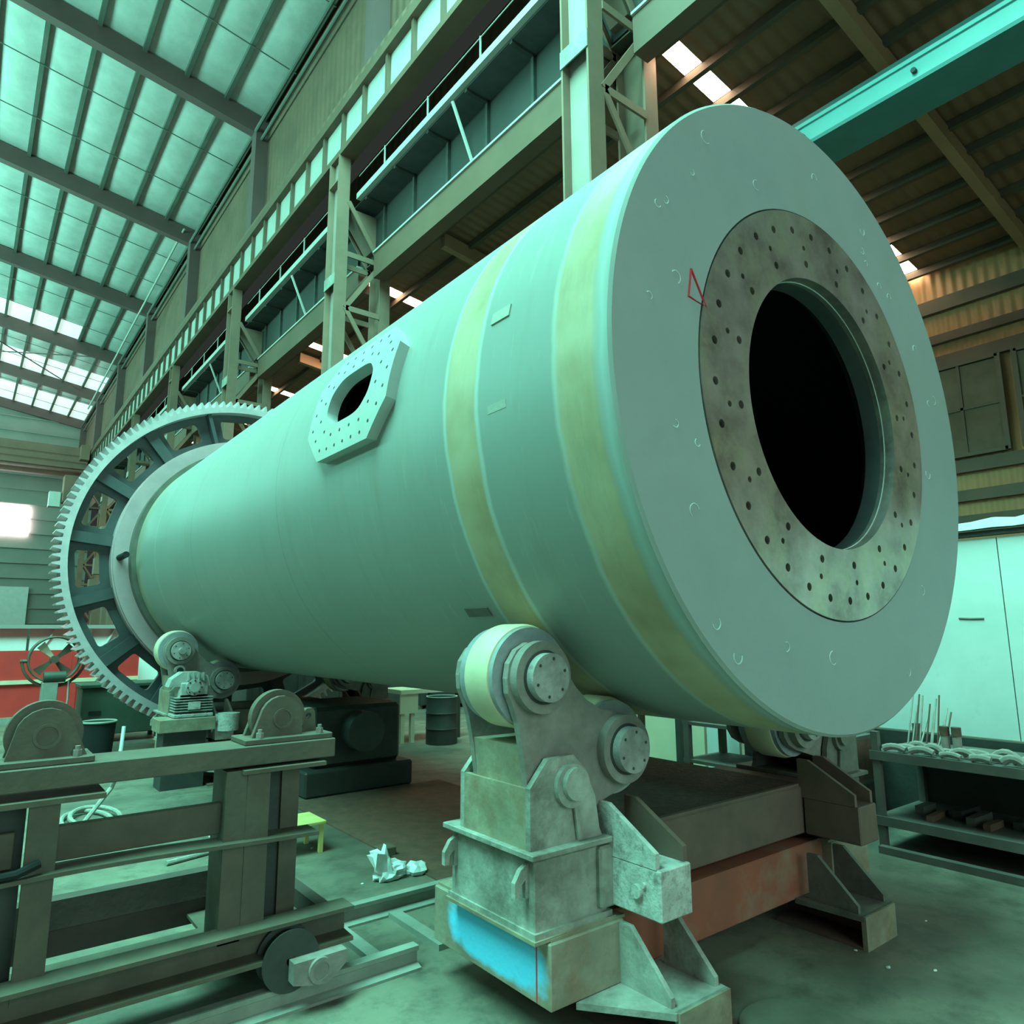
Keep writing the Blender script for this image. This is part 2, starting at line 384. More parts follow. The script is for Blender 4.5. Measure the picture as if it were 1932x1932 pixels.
def struct(o, label=None):
    o['kind'] = 'structure'
    if label: o['label'] = label
    return o
def sempty(name, loc, label):
    o = bpy.data.objects.new(name, None); col.objects.link(o); o.location = loc; o.empty_display_size = 0.1
    o['kind'] = 'structure'; o['label'] = label; WOFF[o.name] = Vector(loc); return o

# ================================================================== SETTING
struct(box('floor', -22, 17.2, -12, 72, -0.3, 0.0, 'concrete'), 'stained concrete workshop floor')

# ---- roof of the tall left hall: rafters, purlins and quilted foil panels
def zr(x): return 19.62 + 0.16 * (7.2 - x)          # underside of the rafters
ceil_l = sempty('ceiling_left', (0, 0, 19.6), 'foil-lined pitched roof of the tall hall')
RY = [5.0, 14.5, 24.0, 33.4, 42.9, 52.4, 61.9, 71.4]
for y in RY:
    prism('rafter', [(-14, zr(-14)), (7.2, zr(7.2)), (7.2, zr(7.2) + 0.75), (-14, zr(-14) + 0.75)], 'y', y - 0.17, y + 0.17, 'rafter', ceil_l)
PX = [7.0 - 1.34 * i for i in range(16)]
for x in PX:
    z = zr(x) + 0.62
    box('purlin', x - 0.07, x + 0.07, 2, 71.5, z, z + 0.2, 'purlin', ceil_l)
def roof_panel(xa, xb, ya, yb, name, material, depth):
    bm = bmesh.new(); nx, ny = 4, 6; g = []
    for a in range(nx + 1):
        row = []
        for b_ in range(ny + 1):
            u, v = a / nx, b_ / ny
            x = xa + (xb - xa) * u; y = ya + (yb - ya) * v
            sag = depth * math.sin(PI * u) * (math.sin(PI * v) ** 0.4)
            row.append(bm.verts.new((x, y, zr(x) + 0.80 - sag)))
        g.append(row)
    for a in range(nx):
        for b_ in range(ny): bm.faces.new((g[a][b_], g[a + 1][b_], g[a + 1][b_ + 1], g[a][b_ + 1]))
    return mk(name, bm, material, ceil_l, smooth=True)
for k in range(len(RY) - 1):
    for i in range(len(PX) - 1):
        xa, xb = PX[i + 1] + 0.07, PX[i] - 0.07
        ya, yb = RY[k] + 0.1, RY[k + 1] - 0.1
        cut = yb - (yb - ya) * {4: 0.28, 5: 0.42, 6: 0.55}.get(k, 0)
        if k == 4 and i < 2: cut = yb
        roof_panel(xa, xb, ya, cut, 'insulation_panel', 'roof_foil', 0.10)
        if cut < yb: roof_panel(xa, xb, cut, yb, 'roof_light_panel', 'skylight_cool', 0.08)
# sheeting above the foil (keeps sky light out)
prism('roof_sheet', [(-14, zr(-14) + 0.9), (8.2, zr(8.2) + 0.9), (8.2, zr(8.2) + 0.95), (-14, zr(-14) + 0.95)], 'y', 2, 72, 'rafter', ceil_l)
for k in range(len(RY) - 1):
    for f in (0.33, 0.67):
        y = RY[k] + (RY[k + 1] - RY[k]) * f
        rod('sag_rod', (-13, y, zr(-13) + 0.60), (7.1, y, zr(7.1) + 0.60), 0.03, 0.03, 'purlin', ceil_l)
for xa, xb in ((-3.0, 5.5), (5.5, -3.0)):
    rod('brace_rod', (xa, 53, zr(xa) + 0.3), (xb, 61.5, zr(xb) + 0.3), 0.06, 0.06, 'rafter', ceil_l)

# ---- dividing wall between the two bays, above the crane girder
wall_u = struct(box('wall_middle', 7.2, 7.32, 2, 72, 15.14, 20.9, 'hall_cladding'), 'brown-green sheet wall above the crane girder')
for z, x, r in ((19.75, 6.75, 0.07), (19.45, 6.95, 0.06)):
    tube('eave_pipe', [(x, 2, z), (x, 71, z)], r, 'purlin', wall_u)
for y in RY[1:]:
    box('pilaster', 6.75, 7.2, y - 0.25, y + 0.25, 15.14, 19.9, 'rafter', wall_u)
tube('round_ledge', [(6.85, 2, 15.45), (6.85, 71, 15.45)], 0.30, 'hall_cladding', wall_u, seg=12)
wall_l = struct(box('wall_center', 8.0, 8.08, 1.0, 72, 12.6, 15.0, 'hall_cladding'), 'brown sheet wall behind the service walkway')

# ---- crane girder with stiffened web panels
g = empty('crane_girder', (6.6, 37, 13.75), 'long crane girder with pale web panels and stiffeners below the foil roof', 'girder')
box('bottom_flange', 6.50, 6.92, 1, 71, 13.72, 13.88, 'girder_flange', g)
box('top_flange', 6.42, 6.9, 1, 71, 14.86, 15.12, 'girder_flange', g)
y = 1.0; i = 0
base = None; st = None
while y < 70:
    if base is None:
        base = box('web_panel', 6.60, 6.63, y + 0.03, y + 1.17, 13.88, 14.86, 'girder_web', g)
        st = box('stiffener', 6.50, 6.63, y - 0.05, y + 0.05, 13.88, 14.86, 'girder_flange', g)
    else:
        dup(base, (0, y - 1.0, 0)); dup(st, (0, y - 1.0, 0))
    y += 1.2

# ---- service walkway and the second, lower girder
g = empty('service_walkway', (7.2, 37, 10.4), 'dark walkway with pale edge beam and thin handrail between the columns', 'walkway')
for y0, y1 in ((1.0, 6.4), (7.1, 15.3), (16.2, 24.3), (25.2, 33.4), (34.4, 42.6), (43.6, 51.6), (52.6, 61)):
    box('edge_beam', 6.92, 7.04, y0, y1, 12.54, 12.70, 'girder_web', g)
    n = 0; yy = y0 + 0.8
    while yy < y1:
        rod('handrail_post', (6.98, yy, 12.72), (6.98, yy, 13.25), 0.03, 0.03, 'girder_web', g)
        yy += 2.0
    tube('handrail_wire', [(6.98, y0, 13.22), (6.98, y1, 13.22)], 0.012, 'girder_web', g, seg=6)
    ym = (y0 + y1) / 2
    rod('knee_brace', (6.98, ym - 0.3, 12.46), (7.5, ym - 0.3, 11.25), 0.05, 0.05, 'girder_web', g)
    box('lower_beam', 7.46, 7.78, y0, y1, 10.55, 11.22, 'girder_flange', g)
    box('beam_lip', 7.42, 7.82, y0, y1, 11.22, 11.27, 'girder_web', g)
yy = 1.5
sf = wb = None
while yy < 61:
    if sf is None:
        sf = box('soffit_panel', 7.04, 7.62, yy + 0.05, yy + 1.45, 12.50, 12.53, 'gear_web', g)
        wb = box('side_panel', 7.62, 7.65, yy + 0.05, yy + 1.45, 11.27, 12.53, 'walk_green', g)
        sr = box('soffit_rib', 7.04, 7.62, yy - 0.04, yy + 0.04, 12.44, 12.54, 'dark_metal', g)
        wr = box('side_rib', 7.55, 7.66, yy - 0.04, yy + 0.04, 11.27, 12.53, 'dark_metal', g)
    else:
        for q in (sf, wb, sr, wr): dup(q, (0, yy - 1.5, 0))
    yy += 1.5
mat_t = MATS['teal_dark_paint']

# ---- lattice columns
CY = [6.73, 15.75, 24.7, 33.8, 43.0, 52.1, 61.2]
CL = ['nearest lattice column with pale web rising behind the drum', 'second lattice column from the viewer, above the bolted hatch plate',
      'third lattice column from the viewer, left of the second', 'fourth lattice column from the viewer, above the ring gear',
      'fifth lattice column, small, left of the fourth', 'sixth lattice column, far down the hall', 'farthest lattice column beside the end wall']
for ci, cyy in enumerate(CY):
    g = empty('lattice_column', (7.2, cyy, 0), CL[ci], 'column', 'lattice columns between the two bays')
    box('flange', 6.48, 6.80, cyy - 0.30, cyy - 0.26, 0, 13.72, 'column_grey', g)
    box('flange', 6.48, 6.80, cyy + 0.26, cyy + 0.30, 0, 13.72, 'column_grey', g)
    box('web', 6.63, 6.66, cyy - 0.26, cyy + 0.26, 0, 13.72, 'column_web', g)
    for z in (4.0, 7.2, 10.4, 13.0):
        box('stiffener_plate', 6.48, 6.80, cyy - 0.26, cyy + 0.26, z, z + 0.05, 'column_grey', g)
    box('batten_plate', 6.46, 6.48, cyy - 0.30, cyy + 0.30, 10.15, 10.45, 'green_steel', g)
    box('rear_flange', 7.72, 8.02, cyy - 0.30, cyy - 0.26, 0, 12.5, 'column_grey', g)
    box('rear_flange', 7.72, 8.02, cyy + 0.26, cyy + 0.30, 0, 12.5, 'column_grey', g)
    box('rear_web', 7.86, 7.88, cyy - 0.26, cyy + 0.26, 0, 12.5, 'column_grey', g)
    for dy in (-0.30, 0.30):
        z = 0.9; q = 1
        while z < 11.5:
            rod('lattice_strut', (6.8, cyy + dy, z), (7.72, cyy + dy, z), 0.04, 0.14, 'column_grey', g)
            a, b_ = (6.78, 7.74) if q > 0 else (7.74, 6.78)
            rod('lattice_brace', (a, cyy + dy, z), (b_, cyy + dy, z + 1.45), 0.04, 0.12, 'column_grey', g)
            z += 1.45; q = -q
    # bracket that carries the walkway and the bay beyond
    prism('bracket', [(6.8, 12.4), (7.72, 12.4), (7.72, 11.4), (7.5, 11.4)], 'y', cyy - 0.2, cyy + 0.2, 'column_grey', g)
box('junction_box', 6.38, 6.48, 6.95, 7.15, 7.35, 7.60, 'dark_metal', label='small dark junction box on the nearest column', cat='box')

# ---- right bay: roof, skylights, wall
def zq(x): return 10.98 - 0.135 * (x - 8.1)
ceil_r = sempty('ceiling_right', (12, 20, 9.8), 'dim brown sheet roof of the lower bay')
RRY = [-5.0, 4.0, 13.0, 22.0, 31.0, 40.0, 49.0, 58.0]
for y in RRY:
    prism('rafter', [(8.1, zq(8.1) - 0.42), (17, zq(17) - 0.42), (17, zq(17) - 0.1), (8.1, zq(8.1) - 0.1)], 'y', y - 0.09, y + 0.09, 'right_rafter', ceil_r)
RPX = [8.03 + 0.79 * i for i in range(12)]
for x in RPX:
    box('purlin', x - 0.05, x + 0.05, -8, 62, zq(x) - 0.16, zq(x) - 0.01, 'right_purlin', ceil_r)
def slope_strip(name, xa, xb, y0, y1, dz, material, th=0.03):
    return prism(name, [(xa, zq(xa) + dz), (xb, zq(xb) + dz), (xb, zq(xb) + dz + th), (xa, zq(xa) + dz + th)], 'y', y0, y1, material, ceil_r)
SK = [(6.08, 6.43), (16.15, 16.55), (21.05, 21.45), (25.9, 26.3), (30.9, 31.35), (36, 36.5), (41, 41.5), (46, 46.5), (51, 51.5)]
edge = -8.0
for y0, y1 in SK + [(62, 62)]:
    slope_strip('roof_sheet', 7.75, 17.1, edge, y0, 0.0, 'right_roof')
    if y1 > y0:
        for a, b_ in zip([7.75] + [x + 0.05 for x in RPX], [x - 0.05 for x in RPX] + [17.1]):
            slope_strip('skylight_pane', a, b_, y0, y1, 0.0, 'skylight')
        for a, b_ in zip([7.75] + [x - 0.05 for x in RPX], [7.75] + [x + 0.05 for x in RPX]):
            if b_ > a: slope_strip('roof_sheet', a, b_, y0, y1, 0.0, 'right_roof')
    edge = y1
slope_strip('roof_cover', 7.6, 17.2, -8.2, 62.2, 0.12, 'right_purlin')
wr_ = struct(box('wall_right', 17.0, 17.1, -8, 62, 0, 9.9, 'right_cladding'), 'brown corrugated outer wall of the lower bay')
for z, t in ((8.9, .16), (8.1, .10), (7.55, .14), (5.1, .14), (4.45, .12), (3.9, .12), (2.4, .12)):
    box('girt', 16.86, 17.0, -8, 62, z - t, z + t, 'right_purlin', wr_)
for y in (-1, 8, 17, 26):
    box('wall_post', 16.7, 17.0, y - 0.15, y + 0.15, 0, 9.6, 'right_rafter', wr_)
for wi, (ya, yb) in enumerate(((2.2, 4.5), (4.8, 7.1), (9.5, 11.8), (12.2, 14.5))):
    wn = sempty('window_%d' % (wi + 1), (16.84, (ya + yb) / 2, 5.3), 'dim four-pane window in the brown wall')
    for a in range(3):
        for b_ in range(2):
            wdt = (yb - ya) / 3; h = 1.0
            box('pane', 16.86, 16.88, ya + a * wdt + 0.03, ya + (a + 1) * wdt - 0.03, 5.35 + b_ * h + 0.03, 5.35 + (b_ + 1) * h - 0.03, 'glass_dim', wn)
    for yy in (ya, yb): box('frame', 16.82, 16.92, yy - 0.05, yy + 0.05, 5.3, 7.4, 'right_purlin', wn)
    for zz in (5.33, 7.38): box('frame', 16.82, 16.92, ya, yb, zz - 0.04, zz + 0.04, 'right_purlin', wn)
    for a in (1, 2): box('glazing_bar', 16.83, 16.90, ya + a * (yb - ya) / 3 - 0.03, ya + a * (yb - ya) / 3 + 0.03, 5.35, 7.36, 'right_purlin', wn)
    box('glazing_bar', 16.83, 16.90, ya, yb, 6.32, 6.38, 'right_purlin', wn)
struct(box('wall_back', 8.0, 17.1, -8.2, -8.0, 0, 11.2, 'right_cladding'), 'end wall of the lower bay')  # wall added out of view to keep light out of the lower bay
struct(box('wall_end', 7.6, 17.1, 62, 62.2, 0, 11.2, 'right_cladding'), 'far end wall of the lower bay')
# cyan runway beam in the lower bay
g = empty('runway_beam', (9.6, 6, 8.9), 'bright cyan crane runway beam below the brown roof', 'beam')
box('side_plate', 9.42, 9.46, -6, 58, 8.92, 9.22, 'cyan_paint', g)
box('bottom_plate', 9.42, 10.15, -6, 58, 8.86, 8.92, 'teal_dark_paint', g)
box('web', 9.75, 9.80, -6, 58, 8.92, 9.6, 'teal_dark_paint', g)
box('lip', 9.39, 9.42, -6, 58, 9.18, 9.24, 'cyan_paint', g)
for yy in (1.6, 3.2, 4.8, 6.4):
    cyl('rail_clip', (9.36, yy, 9.02), (9.42, yy, 9.02), 0.035, 'dark_metal', g, seg=10)

# ---- far end of the tall hall
wf = struct(box('wall_far', -22, 8.2, 71.6, 72, 0, 26, 'far_wall'), 'grey sheet end wall of the tall hall')
for z in range(1, 20):
    box('girt', -22, 8, 71.4, 71.6, z * 1.25 - 0.04, z * 1.25 + 0.04, 'far_wall', wf)
struct(box('window_5', -3.5, 3.75, 71.3, 71.45, 9.8, 12.25, 'window_glow'), 'glaring white window in the far wall')
struct(box('door_1', -3.0, 4.2, 71.25, 71.4, 0.1, 5.5, 'white_paint'), 'pale sliding door in the far wall')
g = empty('bridge_crane', (-4, 62, 12.9), 'rust-brown overhead bridge crane across the far end of the hall', 'crane')
for yy in (60.6, 63.0):
    box('bridge_girder', -15, 6.36, yy - 0.3, yy + 0.3, 13.6, 15.4, 'crane_brown', g)
box('walk_plate', -15, 6.36, 59.8, 60.2, 13.7, 13.8, 'crane_brown', g)
box('end_truck', 5.8, 6.36, 59.5, 64, 14.4, 15.5, 'crane_brown', g)
for z in (14.2, 14.7): tube('rail', [(-15, 59.8, z), (6.3, 59.8, z)], 0.04, 'crane_brown', g, seg=6)
box('hook_block', 4.2, 4.9, 60.8, 61.6, 10.9, 12.0, 'white_paint', g)
box('operator_cab', 5.0, 6.1, 60, 61.4, 11.2, 13.2, 'crane_brown', g)
tube('tie_rod', [(6.4, 33, 20.2), (5.2, 52, 16.2)], 0.05, 'girder_web', ceil_l)

# ================================================================== THE DRUM
DX, DZ, DY0 = 3.2007, 2.6333, 1.6195
R = 1.5
drum = empty('mill_drum', (DX, DY0, DZ - R), 'huge grey-green steel mill drum lying on turning rolls', 'drum')
# shell with an opening under the hatch plate
HA0, HA1 = math.radians(180 - 20.7), math.radians(180 - 6.3)   # angular window (measured in x,z)
HY0, HY1 = 3.43, 4.03
def shell(bm, r):
    ys = [DY0, DY0 + 0.012] + [DY0 + 0.3 * k for k in range(1, 6)] + [HY0, HY1] + [4.4] + [4.8 + 0.6 * k for k in range(0, 10)] + [10.5]
    n = 192; rows = []
    for y in ys:
        rr = r - (0.012 if y == DY0 else 0)
        rows.append([bm.verts.new((DX + rr * math.cos(2 * PI * i / n), y, DZ + rr * math.sin(2 * PI * i / n))) for i in range(n)])
    for j in range(len(ys) - 1):
        for i in range(n):
            am = 2 * PI * (i + 0.5) / n
            if ys[j] >= HY0 - 1e-6 and ys[j + 1] <= HY1 + 1e-6 and HA0 < am < HA1: continue
            bm.faces.new((rows[j][i], rows[j][(i + 1) % n], rows[j + 1][(i + 1) % n], rows[j + 1][i]))
bm = bmesh.new(); shell(bm, R); mk('shell', bm, 'drum_paint', drum, smooth=True)
bm = bmesh.new(); shell(bm, R - 0.05); mk('shell_lining', bm, 'black', drum, smooth=True)  # inner face coloured black: the unlit interior is put into the colour
# end plate (annulus) with the machined trunnion flange set into it
ring('end_plate', DY0, DY0 + 0.10, R - 0.012, 1.0, DX, DZ, 'face_paint', drum, seg=160)
ring('flange_seat', DY0 + 0.016, DY0 + 0.10, 1.0, 0.9, DX, DZ, 'dark_metal', drum, seg=96)
def flange():
    outer = circ(DX, DZ, 0.992, 128)
    holes = [circ(DX, DZ, 0.663, 96)]
    for i in range(32):
        a = math.radians(2.6 + 11.25 * i); holes.append(circ(DX + 0.901 * math.cos(a), DZ + 0.901 * math.sin(a), 0.0185, 14))
    for i in range(16):
        a = math.radians(8.4 + 22.5 * i)
        holes.append(circ(DX + 0.74 * math.cos(a), DZ + 0.74 * math.sin(a), 0.0185, 14))
        holes.append(circ(DX + 0.822 * math.cos(a), DZ + 0.822 * math.sin(a), 0.0135, 12))
    return prism('trunnion_flange', outer, 'y', DY0 - 0.004, DY0 + 0.07, 'machined', drum, holes=holes)
flg = flange()
WOFF[flg.name] = WOFF[drum.name]
ring('hole_backing', DY0 + 0.071, DY0 + 0.08, 0.97, 0.668, DX, DZ, 'black', drum, seg=64)  # black backing puts the dark depth of the drilled holes in colour
bm = bmesh.new(); lathe(bm, [(DY0 + 0.068, 0.6632), (DY0 + 0.150, 0.663), (DY0 + 0.155, 0.668), (DY0 + 0.16, 0.90)], DX, DZ, 128)
mk('bore_liner', bm, 'bore', drum, smooth=True)
ring('bore_groove', DY0 + 0.045, DY0 + 0.049, 0.664, 0.660, DX, DZ, 'mark_white', drum, seg=128)
ring('inner_head', DY0 + 0.165, DY0 + 0.20, 1.45, 0.72, DX, DZ, 'black', drum, seg=64)  # black to paint the darkness inside the drum
cyl('far_head', (DX, 10.4, DZ), (DX, 10.5, DZ), 1.44, 'black', drum, seg=64)  # black as well, painting the dark far end of the interior
# bolted hatch plate rolled to the shell
def hatch():
    al = math.radians(13.5); yc = 3.73
    def P(y, t, d): return Vector((DX - d * math.cos(al + t / 1.56), yc + y, DZ + d * math.sin(al + t / 1.56)))
    out = [(-0.53, -0.17), (-0.34, -0.36), (0.34, -0.36), (0.53, -0.17), (0.53, 0.17), (0.34, 0.36), (-0.34, 0.36), (-0.53, 0.17)]
    inn = []
    ic = [(-0.285, -0.07), (-0.18, -0.165), (0.18, -0.165), (0.285, -0.07), (0.285, 0.07), (0.18, 0.165), (-0.18, 0.165), (-0.285, 0.07)]
    for i in range(8):
        p, q, r = ic[i - 1], ic[i], ic[(i + 1) % 8]
        for f in (0.0, 0.25, 0.5, 0.75, 1.0):
            a_ = (q[0] + (p[0] - q[0]) * 0.35, q[1] + (p[1] - q[1]) * 0.35); b_ = (q[0] + (r[0] - q[0]) * 0.35, q[1] + (r[1] - q[1]) * 0.35)
            u = (1 - f) ** 2; v = 2 * f * (1 - f); w_ = f * f
            inn.append((a_[0] * u + q[0] * v + b_[0] * w_, a_[1] * u + q[1] * v + b_[1] * w_))
    def along(pts, n):
        seg = [(pts[i], pts[(i + 1) % len(pts)]) for i in range(len(pts))]
        ln = [math.hypot(q[0] - p[0], q[1] - p[1]) for p, q in seg]; T = sum(ln); o = []
        for k in range(n):
            d = T * (k + 0.5) / n
            for (p, q), l in zip(seg, ln):
                if d <= l: o.append((p[0] + (q[0] - p[0]) * d / l, p[1] + (q[1] - p[1]) * d / l)); break
                d -= l
        return o
    spots = along([(a * 0.875, b_ * 0.85) for a, b_ in out], 24) + along([(a * 1.25, b_ * 1.36) for a, b_ in ic], 16)
    bm = bmesh.new(); es = []
    for loop in [out, inn] + [circ(y, t, 0.0125, 10) for y, t in spots]:
        vs = [bm.verts.new((p[0], p[1], 0.0)) for p in loop]
        es += [bm.edges.new((vs[i], vs[(i + 1) % len(vs)])) for i in range(len(vs))]
    r = bmesh.ops.triangle_fill(bm, use_beauty=True, edges=es)
    fs_ = [f for f in r['geom'] if isinstance(f, bmesh.types.BMFace)]
    r = bmesh.ops.extrude_face_region(bm, geom=fs_)
    bmesh.ops.translate(bm, vec=(0, 0, -1), verts=[v for v in r['geom'] if isinstance(v, bmesh.types.BMVert)])
    for k in range(-8, 9):
        bmesh.ops.bisect_plane(bm, geom=bm.verts[:] + bm.edges[:] + bm.faces[:], plane_co=(0, 0.042 * k + 0.001, 0), plane_no=(0, 1, 0))
    for v in bm.verts: v.co = P(v.co.x, v.co.y, 1.562 if v.co.z > -0.5 else 1.49)
    h = mk('hatch_plate', bm, 'drum_plate', drum, smooth=True)
    for (y, t) in spots:
        cyl('bolt_hole', P(y, t, 1.51), P(y, t, 1.54), 0.0135, 'black', h, seg=8)  # black plug inside each hole, its dark depth given as colour
    return h
mat('drum_plate', (0.47, 0.47, 0.46), (0.40, 0.40, 0.39), scale=3, rough=0.45, bump=0.04, c3=(0.34, 0.33, 0.31), c3amt=0.1)
hatch()
# weld pads left on the shell
def pad(y, a, ly, la, th=0.006, material='tyre_dull'):
    bm = bmesh.new(); a = math.radians(a); la = math.radians(la)
    def pt(yy, aa, r): return Vector((DX - r * math.cos(aa), yy, DZ + r * math.sin(aa)))
    q = [pt(y + sy * ly / 2, a + sa * la / 2, R + t) for t in (0.0, th) for sy, sa in ((-1, -1), (1, -1), (1, 1), (-1, 1))]
    vs = [bm.verts.new(p) for p in q]
    for f in ((0, 1, 2, 3), (4, 5, 6, 7), (0, 1, 5, 4), (1, 2, 6, 5), (2, 3, 7, 6), (3, 0, 4, 7)): bm.faces.new([vs[i] for i in f])
    return mk('weld_pad', bm, material, drum)
mat('tyre_dull', (0.42, 0.39, 0.35), (0.37, 0.345, 0.31), scale=8, rough=0.6, bump=0.1)
pad(2.30, 13.0, 0.13, 2.2); pad(2.29, -3.5, 0.13, 1.4, 0.001); pad(2.88, -38.6, 0.2, 2.0, 0.004, 'worn_dark')
# chalk and marker signs on the end plate
def chalk(x, z, s, rot, material='mark_white', pts=None, r=0.0022):
    q = pts or [(0.5 * math.cos(t), 0.5 * math.sin(t)) for t in [0.9 + 0.42 * k for k in range(10)]]
    c, sn = math.cos(rot), math.sin(rot)
    return tube('chalk_mark', [(x + s * (c * a - sn * b_), DY0 - 0.0012, z + s * (sn * a + c * b_)) for a, b_ in q], r, material, drum, seg=5)
for i in range(26):
    a = random.uniform(0, 2 * PI); rr = random.uniform(1.06, 1.42)
    chalk(DX + rr * math.cos(a), DZ + rr * math.sin(a), random.uniform(0.03, 0.06), random.uniform(0, 6), r=0.0022)
tri = chalk(DX - 0.985, DZ + 0.315, 0.10, 0.0, 'mark_red', [(-0.35, 0.9), (-0.6, -0.35), (0.5, -0.5), (-0.35, 0.9), (-0.3, 0.8)], 0.0055)
tri['label'] = 'red marker triangle beside the flange'

# ---- girth gear
GY = 10.42
def gear_outline(n=144, root=2.295, tip=2.385):
    pts = []
    for i in range(n):
        a = 2 * PI * i / n; p = 2 * PI / n
        for f, r in ((0.0, root), (0.20, root), (0.38, tip), (0.56, tip), (0.76, root)):
            pts.append((DX + r * math.cos(a + f * p), DZ + r * math.sin(a + f * p)))
    return pts
gear = prism('ring_gear', gear_outline(), 'y', GY, GY + 0.42, 'gear_steel', drum, holes=[circ(DX, DZ, 2.215, 144)])
gear['label'] = 'toothed steel girth gear with dark windowed web'
def win(a0, a1, r0, r1, rad=0.05):
    """rounded trapezoid window as a loop in x,z"""
    pts = []
    corners = [(a0, r0, 1, 1), (a1, r0, -1, 1), (a1, r1, -1, -1), (a0, r1, 1, -1)]
    start = [PI, 1.5 * PI, 0, 0.5 * PI]
    for (a, r, sa, sr), s in zip(corners, start):
        ca = a + sa * rad / r; cr = r + sr * rad
        for k in range(5):
            t = s + (PI / 2) * k / 4
            pts.append((ca + math.cos(t) * rad / r, cr + math.sin(t) * rad))
    return [(DX + r * math.cos(a), DZ + r * math.sin(a)) for a, r in pts]
NW = 16; pitch = 2 * PI / NW
for i in range(NW):
    ac = math.radians(185.5) + pitch * i
    a0, a1 = ac - pitch / 2, ac + pitch / 2
    K = 8
    loop = [(DX + 2.216 * math.cos(a0 + (a1 - a0) * k / K), DZ + 2.216 * math.sin(a0 + (a1 - a0) * k / K)) for k in range(K + 1)] + \
           [(DX + 1.70 * math.cos(a1 - (a1 - a0) * k / K), DZ + 1.70 * math.sin(a1 - (a1 - a0) * k / K)) for k in range(K + 1)]
    prism('web_panel', loop, 'y', GY + 0.16, GY + 0.24, 'gear_web', gear, holes=[win(ac - pitch * 0.30, ac + pitch * 0.30, 1.845, 2.13)])
    c, s = math.cos(a0), math.sin(a0)
    bm = bmesh.new(); bar(bm, (DX + 1.72 * c, GY + 0.1, DZ + 1.72 * s), (DX + 2.21 * c, GY + 0.1, DZ + 2.21 * s), 0.05, 0.14)
    for v in bm.verts: pass
    mk('radial_rib', bm, 'gear_web', gear)
ring('hub_flange', GY - 0.16, GY + 0.20, 1.735, 1.53, DX, DZ, 'hub_primer', gear, seg=128)
ring('hub_lip', GY - 0.10, GY - 0.06, 1.75, 1.735, DX, DZ, 'hub_primer', gear, seg=128)
ring('seal_ring', GY - 0.34, GY - 0.16, 1.56, 1.49, DX, DZ, 'shelf_green', gear, seg=128)
cyl('guide_pin', (DX - 1.66, GY - 0.62, DZ - 0.06), (DX - 1.66, GY - 0.1, DZ - 0.06), 0.04, 'black', gear, seg=14)

